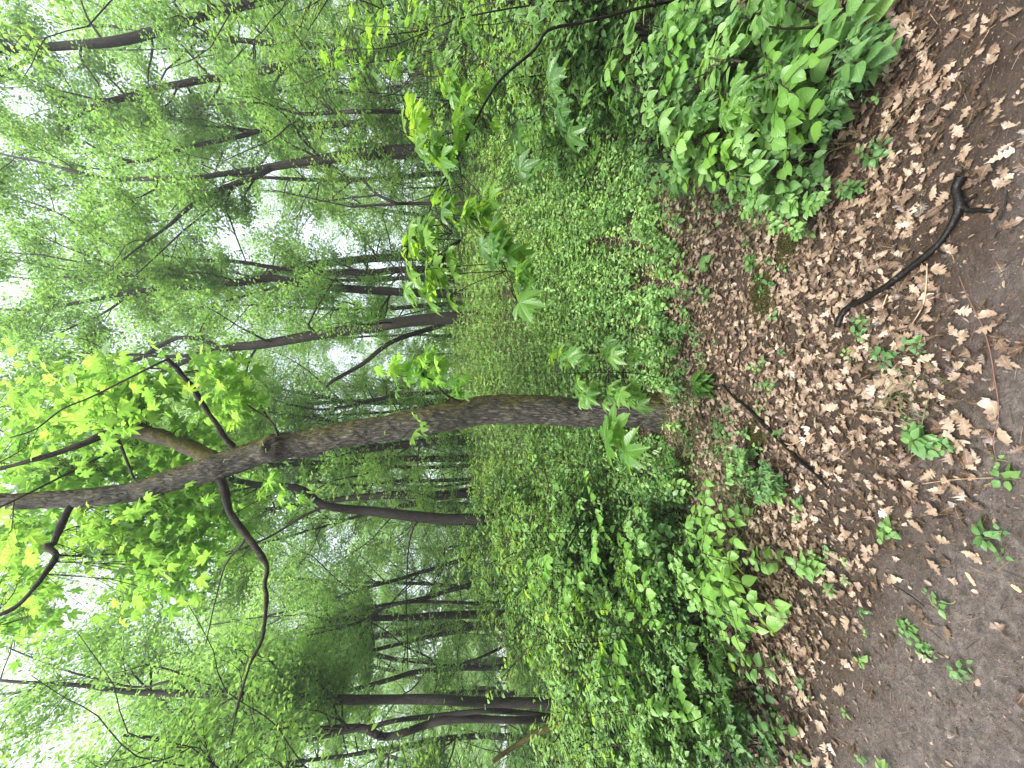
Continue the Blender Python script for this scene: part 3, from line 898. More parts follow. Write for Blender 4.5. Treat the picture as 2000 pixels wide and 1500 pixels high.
# ------------------------------------------------------------------ the near maple
def main_tree():
    pic = [(1300, 806, 84), (1275, 803, 76), (1240, 803, 66), (1150, 806, 62), (1070, 801, 61), (1000, 801, 62), (945, 803, 62), (895, 811, 61), (825, 822, 60), (755, 836, 57), (690, 847, 56),
           (600, 866, 55), (525, 879, 54), (470, 896, 55), (420, 914, 53), (365, 929, 50), (315, 943, 47), (260, 958, 43), (210, 966, 41), (105, 976, 39), (0, 979, 39)]
    D = TREE_BASE[1]
    P, Rd = [], []
    for i, (x, y, w) in enumerate(pic):
        P.append(at(x, y, D)); Rd.append(w * D / F * .46)
    P[0][2] = TREE_BASE[2] - .12
    d = P[-1] - P[-2]; d /= np.linalg.norm(d)
    for k in range(3):
        P.append(P[-1] + d * .9 + np.array([.05, .03, 0])); Rd.append(Rd[-1] * .9)
    P, Rd = smooth_path(P, Rd, .02)
    org = np.array([P[0][0], P[0][1], TREE_BASE[2]])
    root = thing('maple_tree', 'thick brown maple trunk leaning over the path, mossy along its upper side, nearest tree', 'tree', org)
    b = Buf()
    n = len(P); sides = 120
    b.tube(P - org, Rd, sides)
    V = b.v[0].reshape(n, sides, 3)
    C = (P - org)[:, None]
    dirv = V - C
    th = np.arange(sides) / sides * 6.2832
    z = np.cumsum(np.concatenate([[0], np.linalg.norm(np.diff(P, axis=0), axis=1)]))
    TH, ZZ = np.meshgrid(th, z, indexing='xy')
    rr = Rd[:, None]
    cx_, sx_ = np.cos(TH) * rr, np.sin(TH) * rr
    q = np.stack([cx_ * 30, sx_ * 30, ZZ * 9], -1)
    warp = (vnoise(q * .5, 5) - .5)[..., None] * 2.2
    ridg = 1 - np.abs(vnoise(q * 1.1 + warp, 8) * 2 - 1)
    q2 = np.stack([cx_ * 62, sx_ * 62, ZZ * 26], -1)
    ridg2 = 1 - np.abs(vnoise(q2 + warp * 2, 18) * 2 - 1)
    qb = np.stack([cx_ * 8, sx_ * 8, ZZ * 2.2], -1)
    hgt = -.017 * ridg ** 4 - .010 * ridg2 ** 4 + .035 * (vnoise(qb, 33) - .5) + .006 * (fbm(q2 * 1.7, 51, 2) - .5)
    # ring scars across the bole
    zn = ZZ + .05 * np.sin(TH * 2) + .03 * vnoise(qb, 2)
    for zc in rng.uniform(1.0, 5.4, 13):
        hgt += -.006 * np.exp(-((zn - zc) / .008) ** 2) * (vnoise(qb * 1.3 + zc, 6) > .5)
        hgt += .005 * np.exp(-((zn - zc - .03) / .02) ** 2)
    # root flare
    fl = np.clip(1 - ZZ / .55, 0, 1) ** 2
    hgt += fl * (.05 * np.maximum(0, np.sin(TH * 4 + .8)) + .005)
    # burls facing the path
    def bump(x, y, rad, amp, sink=0):
        c = at(x, y, D - .10) - org
        dd = np.linalg.norm(V - c, axis=2)
        return amp * np.exp(-(dd / rad) ** 2) - sink * np.exp(-(dd / (rad * .38)) ** 2)
    hgt += bump(535, 872, .12, .085, .07) + bump(425, 930, .06, .03, .025) + bump(1002, 808, .05, .02, .02) + bump(845, 815, .06, .025, .02) + bump(285, 975, .08, .035) + bump(400, 905, .12, .03) + bump(690, 850, .07, .018, .015)
    V2 = V + dirv / (np.linalg.norm(dirv, axis=2)[..., None] + 1e-9) * hgt[..., None]
    b.v[0] = V2.reshape(-1, 3)
    kd = bump(535, 872, .11, 1.6) + bump(428, 932, .04, .7) + bump(1002, 808, .035, .8) + bump(848, 815, .03, .6) + bump(520, 884, .035, .5) + bump(292, 980, .04, .5)
    b.t[0] = (.5 + .5 * np.clip(kd, 0, 1)).ravel()
    b.build('trunk', M_BARK, root)
    limbs = []
    def limb(pic2, d0, d1, mat, name='branch', step=.04, sides=18, rough=.006):
        m = len(pic2)
        Q, Rq = [], []
        for i, (x, y, w) in enumerate(pic2):
            dd = d0 + (d1 - d0) * i / (m - 1)
            Q.append(at(x, y, dd)); Rq.append(w * dd / F * .5)
        Q, Rq = smooth_path(Q, Rq, step, jitter=.02, seed=len(limbs) + 3)
        bb = Buf(); bb.tube(Q - org, Rq, sides)
        if rough:
            vv = bb.v[0]; cc = np.repeat(Q - org, sides, 0)
            nn = vv - cc; nn /= np.linalg.norm(nn, axis=1)[:, None]
            bb.v[0] = vv + nn * ((vnoise(vv * 34, 4)[:, None] - .5) * rough * 2 + (vnoise(vv * 9, 14)[:, None] - .5) * rough * 2.4)
        bb.build(name, mat, root)
        limbs.append((Q, Rq))
    limb([(428, 905, 36), (400, 890, 31), (350, 865, 29), (300, 849, 28), (260, 838, 29), (232, 836, 28)], D, D + .12, M_BARK_MOSS, rough=.010)
    limb([(240, 838, 20), (222, 842, 16), (200, 850, 13), (170, 863, 12), (130, 878, 11), (90, 890, 9), (40, 904, 7), (-60, 930, 5)], D + .12, D - .3, M_BARK_LIMB)
    limb([(455, 872, 13), (440, 856, 11), (418, 822, 10), (395, 790, 10), (375, 757, 10), (352, 728, 9), (325, 700, 7)], D - .06, D - .5, M_BARK_GREY)
    limb([(327, 702, 4.5), (300, 715, 4), (240, 745, 3.6), (175, 777, 3.2), (120, 800, 3), (70, 838, 2.6), (20, 855, 2.4)], D - .5, D - .9, M_TWIG, rough=0)
    limb([(425, 930, 14), (438, 948, 14), (450, 1000, 12), (480, 1042, 11), (500, 1070, 10), (521, 1108, 9), (517, 1140, 9), (521, 1175, 8), (514, 1245, 6), (490, 1297, 5), (465, 1385, 4), (451, 1448, 3)], D, D - .9, M_BARK_LIMB)
    limb([(480, 1045, 5), (470, 1062, 5), (440, 1100, 3), (420, 1170, 2.4), (400, 1260, 2)], D - .25, D - .3, M_TWIG, rough=0)
    limb([(150, 975, 14), (133, 1000, 13), (108, 1060, 12), (95, 1066, 12), (112, 1085, 11), (98, 1110, 10), (80, 1135, 9), (40, 1180, 8), (0, 1202, 7), (-60, 1240, 5)], D, D - .5, M_BARK_LIMB)
    limb([(228, 850, 6), (245, 890, 5), (262, 935, 4)], D + .1, D - .1, M_TWIG, rough=0)
    limb([(240, 870, 5), (120, 930, 4), (0, 990, 3), (-60, 1010, 3)], D + .4, D - .7, M_TWIG, rough=0)
    limb([(900, 785, 6), (870, 768, 4), (850, 745, 3), (830, 735, 2.4)], D - .05, D - .35, M_TWIG, rough=0)
    limb([(545, 860, 5), (530, 825, 4), (480, 790, 3), (440, 760, 2.6), (400, 720, 2)], D - .1, D - .1, M_TWIG, rough=0)
    # maple foliage in loose sprays round the limbs: (x, y, rx, ry, leaves, D, tint)
    sprays = [(60, 760, 70, 70, 60, 1.5, .7), (110, 880, 100, 60, 95, .5, .65), (90, 800, 90, 60, 70, .6, .7), (160, 740, 60, 45, 55, .4, .75), (180, 790, 70, 45, 75, .1, .75),
              (230, 780, 60, 55, 85, -.1, .75), (270, 800, 50, 45, 60, .2, .7), (320, 745, 50, 45, 24, .1, .7), (400, 720, 45, 30, 34, -.2, .75), (430, 750, 40, 35, 40, -.1, .8), (460, 790, 40, 35, 50, 0, .8),
              (400, 845, 50, 30, 30, .5, .6), (330, 880, 60, 35, 50, .5, .6), (250, 905, 60, 35, 60, .6, .55), (200, 930, 60, 35, 60, .7, .5), (100, 940, 80, 30, 60, .4, .6),
              (30, 900, 60, 60, 60, 1.2, .65), (330, 1000, 70, 30, 40, .3, .6), (250, 1010, 80, 35, 75, .3, .65), (200, 1040, 50, 40, 50, .2, .8), (160, 1085, 28, 26, 36, .1, .95),
              (290, 1060, 70, 45, 85, .3, .6), (330, 1110, 60, 50, 65, .2, .65), (280, 1150, 45, 50, 45, .1, .7), (60, 1030, 60, 40, 40, .8, .6), (40, 1120, 70, 60, 90, .8, .8), (70, 1200, 70, 50, 70, 1.0, .7),
              (20, 1040, 30, 40, 30, .2, .9), (380, 960, 40, 20, 16, .2, .6), (545, 960, 40, 30, 14, .1, .5), (430, 1010, 40, 40, 34, .5, .5), (380, 1060, 60, 40, 55, .7, .5),
              (780, 722, 26, 20, 16, -.3, .75), (825, 728, 24, 16, 14, -.4, .5), (855, 708, 18, 14, 12, -.4, .6), (885, 750, 24, 16, 14, -.3, .4), (830, 700, 20, 16, 8, -.3, .8)]
    lv = Buf(); wood = Wood(lv)
    r = np.random.default_rng(77)
    allP = np.vstack([l[0] for l in limbs])
    for (x, y, rx, ry, cnt, dd, ti) in sprays:
        c = at(x, y, D + dd)
        k = np.linalg.norm(allP - c, axis=1).argmin()
        s0 = allP[k]
        mid = (s0 + c) / 2 + r.normal(0, .08, 3)
        tw, twr = smooth_path([s0, mid, c], [.006, .004, .003], .12)
        wood.tube(tw, twr, 5, cap=False)
        cnt = int(cnt * 1.45)
        u = r.normal(0, .66, (cnt, 3))
        P_ = np.stack([at(x + a * rx, y + b_ * ry, D + dd + c_ * .35) for a, b_, c_ in u])
        small = .105 if ti > .9 else .175
        sz = small * r.uniform(.6, 1.15, cnt)
        fr = frames(r.random(cnt) * 6.28, r.normal(-.35, .35, cnt), tilt=.45)
        for q in range(4):
            s = np.arange(cnt) % 4 == q
            lv.scatter(MAPLE[q], P_[s], fr[s], sz[s] * .62, np.clip(ti - .25 + r.normal(0, .18, s.sum()), 0, 1))
        # petioles and side twigs
        for i in range(0, cnt, 4):
            e = P_[i]
            j = r.integers(0, len(tw))
            sp_, sr_ = smooth_path([tw[j], (tw[j] + e) / 2 + np.array([0, 0, .03]), e], [.003, .002, .0015], .15)
            wood.tube(sp_, sr_, 3, cap=False)
    # leaves on short shoots straight out of the trunk
    for (x, y, s_, az, dd) in [(815, 820, .25, -2.0, -.33), (805, 852, .22, -1.2, -.30), (822, 838, .18, -1.6, -.34), (512, 866, .06, -1.8, -.2), (518, 880, .05, -1.2, -.2), (437, 900, .05, -1, -.15),
                               (165, 1000, .10, -1.5, -.2), (170, 985, .08, -1.9, -.2), (150, 996, .09, -.9, -.2), (750, 845, .05, -1.4, -.2)]:
        p = at(x, y, D + dd)
        fr = frames(np.array([az]), np.array([-.5]), tilt=.2)
        lv.scatter(MAPLE[1], p[None], fr, s_ * .62, np.array([.85]))
        q0 = at(x + 12, 0, D); tp = P[np.abs(P[:, 2] - (p[2] - .06)).argmin()] + np.array([0, -.1, 0])
        wood.tube(smooth_path([tp, (tp + p) / 2, p], [.004, .003, .002], .1)[0], .003, 4, cap=False)
    lv.v = [v - org for v in lv.v]
    lv.build('crown', [M_MAPLE_TREE, M_TWIG], root)
main_tree()

# ------------------------------------------------------------------ the trees one can tell apart
G = 'forest trees behind the path'
tree('forest_tree', 'dark forked trunk crossing the sky at the upper right edge of the wood', [(700, -40, 19), (560, -12, 18), (500, 5, 16), (420, 25, 15), (378, 38, 17), (315, 58, 17), (259, 73, 17), (203, 82, 16), (105, 88, 14), (0, 98, 12), (-120, 115, 9)], 10.5,
     [([(105, 92, 8), (60, 115, 8), (0, 150, 7), (-90, 200, 5)],)], seed=1, nbr=24, size=.085, zr=(3, 18))
tree('forest_tree', 'dark trunk bending in an S below the wide sky gap', [(900, 60, 15), (750, 104, 14), (700, 112, 14), (595, 122, 14), (525, 136, 14), (470, 150, 13), (400, 154, 13), (340, 165, 12), (290, 178, 12), (245, 189, 11), (196, 203, 9), (168, 217, 8), (143, 235, 6), (122, 262, 4)], 11,
     [([(170, 216, 5), (130, 200, 4), (60, 170, 4), (-20, 140, 3)],)], seed=2, nbr=26, size=.085, zr=(3, 17), extend=0)
tree('forest_tree', 'thin pale grey trunk standing among dark ones', [(870, 217, 9), (790, 218, 8), (700, 219, 8), (640, 220, 7), (600, 221, 7), (580, 219, 5), (540, 208, 4), (490, 199, 3.5), (440, 201, 3), (370, 207, 3)], 8.5,
     [([(600, 222, 3), (560, 245, 2.5), (530, 270, 2)],)], bark=M_BARK_GREY, seed=3, nbr=7, blen=1.2, per=22, extend=0, zr=(3, 9))
tree('forest_tree', 'dark leaning trunk just beside the thin pale one', [(850, 236, 13), (740, 238, 12), (690, 241, 12), (560, 248, 10), (500, 257, 9), (420, 276, 8), (367, 287, 7), (297, 311, 7), (259, 315, 6), (210, 301, 5), (165, 276, 4), (100, 240, 3)], 12,
     [([(500, 252, 5), (440, 246, 4), (395, 243, 3)],), ([(259, 315, 4), (200, 330, 3), (150, 320, 2)],)], seed=4, nbr=24, extend=0, zr=(3.5, 17))
tree('forest_tree', 'grey trunk forking into a tall wide V under the large sky gap', [(760, 296, 25), (745, 298, 23), (700, 301, 21), (650, 309, 19), (590, 318, 16), (530, 325, 14), (475, 335, 12), (440, 340, 10), (400, 345, 9), (340, 348, 9), (260, 350, 8), (210, 348, 7), (150, 335, 6), (110, 325, 5), (0, 300, 4)], 9.5,
     [([(530, 332, 13), (500, 348, 12), (460, 362, 11), (400, 383, 10), (370, 405, 8), (330, 440, 6), (290, 470, 4)],), ([(440, 370, 5), (400, 420, 4), (360, 450, 3)],), ([(460, 362, 5), (440, 400, 4), (450, 430, 3)],)], bark=M_BARK_GREY, seed=5, nbr=22, extend=0, zr=(3.2, 16))
tree('dead_snag', 'broken dark snag with a Y shaped top low between the trunks', [(900, 400, 7), (850, 399, 7), (790, 398, 6), (772, 396, 6), (737, 378, 6), (710, 350, 5)], 8.5,
     [([(775, 398, 5), (740, 402, 5), (690, 406, 4), (660, 400, 3)],), ([(737, 378, 4), (712, 382, 3)],)], crown=False, seed=6, extend=0)
tree('forest_tree', 'slim trunk right beside the tall many-branched central tree', [(830, 524, 14), (800, 527, 14), (740, 530, 13), (700, 532, 13), (650, 531, 12), (612, 531, 11), (525, 521, 8), (455, 510, 7), (350, 505, 5), (250, 480, 4)], 13,
     seed=7, nbr=18, extend=0, zr=(4, 16))
tree('forest_tree', 'very slim dark stem squeezed between two central trunks', [(820, 541, 8), (800, 543, 8), (740, 547, 7), (640, 549, 6), (540, 560, 5), (440, 590, 4)], 15, seed=8, nbr=10, extend=0, zr=(5, 14))
tree('forest_tree', 'tall central tree with many steep branches fanning to the top', [(850, 573, 17), (780, 570, 16), (700, 566, 16), (647, 561, 15), (577, 552, 15), (525, 544, 14), (472, 551, 14), (420, 558, 12), (332, 563, 10), (210, 579, 8), (105, 601, 6), (35, 605, 5), (-60, 600, 4)], 11.5,
     [([(420, 555, 9), (402, 549, 9), (350, 537, 8), (297, 524, 7), (262, 500, 6), (200, 470, 5), (120, 420, 4), (20, 380, 3)],), ([(380, 560, 6), (300, 550, 5), (200, 520, 4), (80, 500, 3), (-20, 490, 3)],),
      ([(330, 563, 6), (260, 540, 5), (160, 540, 4), (60, 545, 3)],), ([(250, 572, 5), (200, 610, 4), (120, 650, 3)],), ([(297, 524, 4), (240, 525, 4), (150, 490, 3)],)], seed=9, nbr=34, extend=0, zr=(4, 17), blen=2.0)
tree('forest_tree', 'stout straight trunk rising from the green slope before the near maple', [(925, 621, 27), (900, 622, 25), (825, 625, 23), (772, 631, 22), (720, 640, 21), (700, 640, 21), (630, 650, 20), (560, 664, 19), (507, 673, 18), (455, 678, 16), (420, 685, 12), (350, 710, 10), (306, 730, 8), (200, 760, 6), (100, 780, 4)], 10,
     [([(430, 674, 10), (380, 656, 8), (345, 655, 8), (310, 672, 8), (270, 700, 7), (220, 715, 5), (140, 730, 4)],), ([(420, 682, 8), (350, 695, 7), (260, 690, 5), (160, 690, 4)],), ([(625, 652, 5), (600, 640, 4), (610, 615, 3)],),
      ([(505, 678, 5), (490, 700, 4), (480, 740, 4), (500, 775, 4), (520, 810, 3)],)], bark=M_BARK_GREY, seed=10, nbr=30, extend=0, zr=(4.2, 14), blen=1.9)
tree('forest_tree', 'dark trunk half hidden behind the near maple bole', [(900, 862, 16), (872, 862, 16), (820, 864, 15), (755, 872, 15), (670, 882, 13), (600, 890, 11), (480, 880, 9), (300, 860, 7)], 12, seed=11, nbr=18, extend=0, zr=(4, 14))
tree('forest_tree', 'thin dark stem seen just right of the near maple bole', [(880, 765, 8), (863, 766, 8), (790, 771, 8), (730, 782, 7), (640, 800, 5), (560, 790, 4)], 15, seed=12, nbr=9, extend=0, zr=(4, 12))
tree('leaning_dead_tree', 'thin dead trunk leaning diagonally between standing trees', [(640, 755, 5), (650, 745, 7), (702, 713, 8), (765, 668, 9), (850, 640, 10), (930, 610, 10)][::-1], 13, crown=False, seed=13, extend=0)
tree('forest_tree', 'straight dark trunk, wider one of a close pair beyond the thicket', [(1000, 958, 20), (980, 960, 19), (920, 963, 19), (860, 967, 18), (772, 967, 16), (702, 972, 13), (600, 985, 9), (480, 1000, 7), (300, 1010, 5)], 13, seed=14, nbr=18, extend=0, zr=(6.5, 15))
tree('forest_tree', 'thin straight stem of a close pair beyond the thicket', [(1000, 932, 8), (979, 934, 8), (860, 938, 7), (772, 941, 7), (700, 948, 6), (600, 940, 5)], 16, seed=15, nbr=9, extend=0, zr=(7, 14))
tree('forest_tree', 'big dark trunk curving sharply like a hook behind the near maple', [(1000, 1020, 25), (985, 1018, 24), (895, 1016, 22), (825, 1010, 21), (755, 1003, 19), (700, 997, 17), (640, 990, 15), (616, 980, 14), (600, 966, 14), (575, 955, 13), (535, 950, 12), (480, 944, 11), (400, 930, 9), (250, 900, 6)], 8.5,
     [([(812, 1010, 6), (800, 1030, 4), (790, 1075, 3), (790, 1125, 2.5)],), ([(640, 988, 6), (600, 1005, 5), (520, 1050, 4), (400, 1100, 3)],)], seed=16, nbr=18, extend=0, zr=(6.3, 12), blen=1.8)
tree('forest_tree', 'slender trunk leaning away over a slim upright one', [(990, 1118, 10), (965, 1126, 10), (920, 1141, 10), (874, 1154, 9), (835, 1166, 8), (740, 1185, 6), (640, 1200, 5)], 14, seed=17, nbr=12, extend=0, zr=(6, 14))
tree('forest_tree', 'slim brown upright stem next to a broken dark trunk', [(1005, 1180, 7), (989, 1178, 7), (895, 1178, 6), (832, 1175, 6), (790, 1177, 6), (744, 1190, 5), (700, 1215, 4), (600, 1240, 3)], 11, seed=18, nbr=9, extend=0, zr=(5, 12))
tree('broken_tree', 'thick dark trunk ending in a tuft of dead twigs', [(1030, 1196, 16), (1010, 1198, 16), (947, 1200, 15), (825, 1204, 13), (760, 1207, 11), (690, 1208, 9), (640, 1212, 8), (612, 1216, 6)], 12,
     [([(640, 1212, 4), (600, 1200, 3), (570, 1202, 2)],), ([(630, 1214, 4), (590, 1222, 3), (570, 1245, 2)],), ([(650, 1211, 4), (620, 1235, 3), (600, 1260, 2)],)], seed=19, nbr=5, blen=1.2, per=14, extend=0, zr=(3, 8))
tree('forest_tree', 'slim dark trunk slanting beside the broken one', [(980, 1213, 9), (958, 1217, 9), (902, 1233, 8), (853, 1241, 8), (769, 1261, 7), (650, 1290, 5)], 13, seed=20, nbr=12, extend=0, zr=(6, 13))
tree('forest_tree', 'whippy bent sapling stem arching across the left thicket', [(1060, 1225, 5), (1013, 1242, 5), (975, 1266, 5), (930, 1285, 4.5), (895, 1297, 4), (853, 1298, 3.5), (800, 1290, 3)], 8, seed=21, nbr=5, blen=.9, per=16, extend=0, zr=(2.4, 6))
tree('forest_tree', 'mid-distance trunk curving upward left of the bent sapling', [(1040, 1303, 11), (1010, 1302, 11), (979, 1303, 10), (926, 1304, 10), (860, 1308, 10), (807, 1315, 9), (748, 1332, 8), (671, 1353, 7), (560, 1380, 5), (440, 1400, 4)], 12,
     [([(860, 1300, 4), (830, 1275, 4), (790, 1260, 3), (760, 1235, 2.5)],), ([(830, 1314, 4), (810, 1340, 3), (790, 1355, 2.5)],)], seed=22, nbr=20, extend=0, zr=(5.5, 14))
tree('forest_tree', 'thick straight ridged trunk rising alone out of the left shrubs', [(1130, 1375, 22), (1105, 1374, 19), (1040, 1372, 18), (965, 1371, 18), (860, 1366, 17), (755, 1364, 16), (650, 1367, 17), (525, 1360, 15), (420, 1357, 13), (340, 1354, 12), (266, 1353, 10), (150, 1340, 7), (0, 1330, 5)], 7.5,
     [([(352, 1354, 6), (330, 1330, 6), (300, 1333, 5), (250, 1340, 4), (100, 1300, 3)],)], bark=M_BARK_GREY, seed=23, nbr=26, size=.072, extend=0, zr=(5.0, 12), blen=1.8)
tree('forest_tree', 'twisting dark double trunk leaning out at the left edge', [(1120, 1388, 18), (1105, 1392, 14), (1050, 1402, 13), (1000, 1406, 12), (947, 1402, 12), (902, 1400, 14), (860, 1408, 14), (825, 1420, 13), (790, 1430, 13), (755, 1436, 13), (735, 1430, 13), (720, 1422, 14), (700, 1420, 13), (650, 1423, 12), (630, 1427, 11), (575, 1438, 10), (525, 1446, 9), (500, 1442, 8), (472, 1437, 7), (420, 1441, 6), (315, 1443, 5), (245, 1437, 4)], 7,
     [([(1080, 1384, 10), (1010, 1378, 10), (947, 1379, 9), (874, 1388, 9), (818, 1395, 9), (770, 1405, 8), (728, 1418, 9)],), ([(620, 1428, 6), (600, 1412, 6), (580, 1410, 4)],), ([(520, 1447, 6), (470, 1455, 5), (440, 1465, 4), (415, 1490, 3)],)], seed=24, nbr=22, size=.072, extend=0, zr=(4.2, 11), blen=1.8)
tree('mossy_leaning_trunk', 'short mossy trunk leaning out of the left shrubs', [(1130, 1400, 15), (1101, 1412, 13), (1052, 1430, 12), (1000, 1462, 9), (960, 1490, 7)], 6.5, crown=False, bark=M_BARK_MOSS, seed=25, extend=0)
tree('forest_tree', 'dark trunk outermost in the left corner of the wood', [(1120, 1444, 12), (1105, 1443, 11), (1000, 1441, 11), (930, 1437, 10), (825, 1451, 9), (700, 1470, 7), (560, 1490, 6)], 9, seed=26, nbr=26, extend=1, zr=(2.6, 13))

BEECH = [strip_leaf([.01, .15, .23, .25, .20, .10, .0], b_, .12, .2, .01, 3) for b_ in (.2, .45)]
for lab, pic, D, fk, sd_, nb in [
    ('boughs of drooping pale leaves hanging in from the left edge', [(1150, 1580, 24), (800, 1570, 22), (500, 1570, 18), (200, 1560, 12)], 4.6,
     [([(700, 1570, 5), (590, 1500, 2.6), (540, 1420, 2.2), (440, 1350, 2), (420, 1270, 1.6), (370, 1180, 1.2)], 4.6, 0), ([(500, 1570, 5), (370, 1500, 2.6), (270, 1480, 2.2), (190, 1400, 2), (120, 1370, 1.6), (60, 1320, 1.2)], 4.6, 0), ([(600, 1570, 4.4), (460, 1530, 2.6), (380, 1460, 2.2), (250, 1430, 2), (220, 1340, 1.6), (150, 1240, 1.2)], 4.6, 0)], 61, 26),
    ('leafy boughs reaching in over the top right corner', [(900, -90, 26), (600, -80, 22), (300, -70, 16), (100, -60, 12)], 5.5,
     [([(600, -80, 4.4), (520, -10, 2.6), (450, 20, 2.2), (410, 90, 1.8), (330, 130, 1.2)], 5.5, 0), ([(350, -70, 4.4), (240, -10, 2.6), (180, 50, 2.2), (90, 70, 1.8), (40, 150, 1.2)], 5.5, 0), ([(720, -85, 4), (650, -10, 2.4), (600, 60, 1.4)], 5.5, 0)], 62, 12)]:
    tree('overhanging_tree', lab, pic, D, fk, seed=sd_, nbr=nb, blen=.9, nsub=6, sublen=.5, per=15, size=.088, tpls=BEECH, extend=1, zr=(1.9, 10), tint0=.6, mat=M_CROWN, flat=True)

# ------------------------------------------------------------------ further trees of the same kind, shared meshes
def far_tree_meshes(seed, h, r0, n_br, per, size, zlow, lean=.04, blen=2.6):
    r = np.random.default_rng(seed)
    P = [np.array([0, 0, -.2])]
    d = np.array([r.normal(0, lean), r.normal(0, lean), 1.0])
    for k in range(8):
        d = d + np.array([r.normal(0, .05), r.normal(0, .05), 0]); d /= np.linalg.norm(d)
        P.append(P[-1] + d * h / 8)
    Rd = np.linspace(r0, r0 * .2, 9)
    tp = smooth_path(P, Rd, .5, .08, seed)
    tb = Buf(); tb.tube(tp[0], tp[1], 9)
    limbs = [tp]
    for k in range(5):
        i = int(len(tp[0]) * r.uniform(.35, .8))
        g = grow(tp[0][i], r.random() * 6.28, R(r.uniform(35, 65)), h * .3, 7, .2, .06, int(r.integers(1e9)))
        rd = np.linspace(tp[1][i] * .5, .015, 8)
        tb.tube(g, rd, 6); limbs.append((g, rd))
    wood, lv = Buf(), Buf()
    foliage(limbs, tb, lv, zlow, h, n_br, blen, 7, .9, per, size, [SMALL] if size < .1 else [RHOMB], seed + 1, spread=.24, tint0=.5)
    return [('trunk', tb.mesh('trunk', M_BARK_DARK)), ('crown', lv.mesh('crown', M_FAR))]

FAR = [far_tree_meshes(100, 17, .15, 60, 26, .13, 2.0), far_tree_meshes(101, 14, .11, 55, 26, .13, 1.5, .07), far_tree_meshes(102, 19, .18, 65, 26, .14, 3.0),
       far_tree_meshes(103, 12, .09, 50, 28, .12, 1.2, .09), far_tree_meshes(104, 16, .13, 55, 28, .13, 2.2, .06)]
r = np.random.default_rng(5)
taken = []
k = 0
for ring, (d0, d1, cnt) in enumerate([(13, 22, 24), (22, 34, 32), (34, 60, 44)]):
    for q in range(cnt):
        for _ in range(30):
            D = r.uniform(d0, d1); X = r.uniform(-1.15, 1.15) * D
            if all(math.hypot(X - a, D - b_) > 1.6 for a, b_ in taken): break
        taken.append((X, D))
        z = float(terrain(X, D))
        lab, grp = [('dense forest tree standing in the first rows behind the named trunks', 'trees in the first far rows'),
                    ('slim forest tree in the middle distance of the wood', 'trees in the middle distance'),
                    ('small faint forest tree at the far back of the wood', 'trees at the back of the wood')][ring]
        o = thing('forest_tree', lab, 'tree', (X, D, z), grp, r.random() * 6.28)
        s = r.uniform(.8, 1.15)
        o.scale = (s, s, s * r.uniform(.9, 1.1))
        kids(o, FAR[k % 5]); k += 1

# the wood goes on behind: one mass of leaves nobody could count
def distant():
    b = Buf()
    n = 2600
    D = r.uniform(26, 75, n); X = r.uniform(-1.2, 1.2, n) * D
    hh = r.uniform(.3, 1, n) ** 1.2 * (2.5 + D * .10)
    m = 42
    P = np.stack([X, D, terrain(X, np.minimum(D, 60)) + hh], -1)[:, None] + r.normal(0, 1, (n, m, 3)) * np.array([.9, .9, .45]) * (D[:, None, None] / 34)
    t = np.repeat(np.clip(r.normal(.5, .2, n), 0, 1), m)
    P = P.reshape(-1, 3)
    k = len(P)
    b.scatter(RHOMB, P, frames(r.random(k) * 6.28, r.normal(0, .4, k), tilt=.5), np.repeat(.17 + D * .005, m) * r.uniform(.6, 1.2, k), np.clip(t + r.normal(0, .15, k), 0, 1))
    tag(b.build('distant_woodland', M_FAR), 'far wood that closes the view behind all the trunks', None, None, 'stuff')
distant()

# ------------------------------------------------------------------ shrubs and saplings, shared meshes
def shrub_meshes(seed, h, stems, nsub, per, size, tpls, mat, spread_=.5, leaves_low=.25, tint0=.5):
    r = np.random.default_rng(seed)
    wb, lv = Buf(), Buf()
    limbs = []
    for k in range(stems):
        az = r.random() * 6.28
        g = grow((r.normal(0, .05), r.normal(0, .05), -.05), az, R(r.uniform(52, 84)), h * r.uniform(.75, 1.1), 8, .16, -.02 * spread_, int(r.integers(1e9)))
        rd = np.linspace(.011 * h ** .5, .003, 9)
        wb.tube(g, rd, 5, cap=False); limbs.append((g, rd + .006))
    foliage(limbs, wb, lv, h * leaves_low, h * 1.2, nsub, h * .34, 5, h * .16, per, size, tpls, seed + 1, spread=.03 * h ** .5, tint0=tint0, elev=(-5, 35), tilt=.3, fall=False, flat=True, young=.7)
    return [('stems', wb.mesh('stems', M_TWIG)), ('foliage', lv.mesh('foliage', mat))]

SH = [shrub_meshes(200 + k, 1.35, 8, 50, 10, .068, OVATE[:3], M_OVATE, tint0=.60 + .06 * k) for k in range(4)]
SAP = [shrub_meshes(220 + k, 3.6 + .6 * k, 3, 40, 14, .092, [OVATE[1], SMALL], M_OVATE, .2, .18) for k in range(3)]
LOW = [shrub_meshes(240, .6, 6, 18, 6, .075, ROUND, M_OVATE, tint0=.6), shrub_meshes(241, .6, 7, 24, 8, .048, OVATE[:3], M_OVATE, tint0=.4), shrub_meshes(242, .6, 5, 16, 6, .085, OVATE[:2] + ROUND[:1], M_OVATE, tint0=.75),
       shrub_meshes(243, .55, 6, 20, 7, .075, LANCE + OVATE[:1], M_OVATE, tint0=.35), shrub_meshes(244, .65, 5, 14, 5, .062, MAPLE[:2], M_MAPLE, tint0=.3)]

def plant(name, label, cat, x, y, D, meshes, h_scale=1.0, group=None):
    p = at(x, y, D) if x is not None else None
    X = (750 - y) / F * D
    o = thing(name, label, cat, (X, D, float(terrain(X, D))), group, r.random() * 6.28)
    o.scale = (h_scale,) * 3
    kids(o, meshes)
    return o

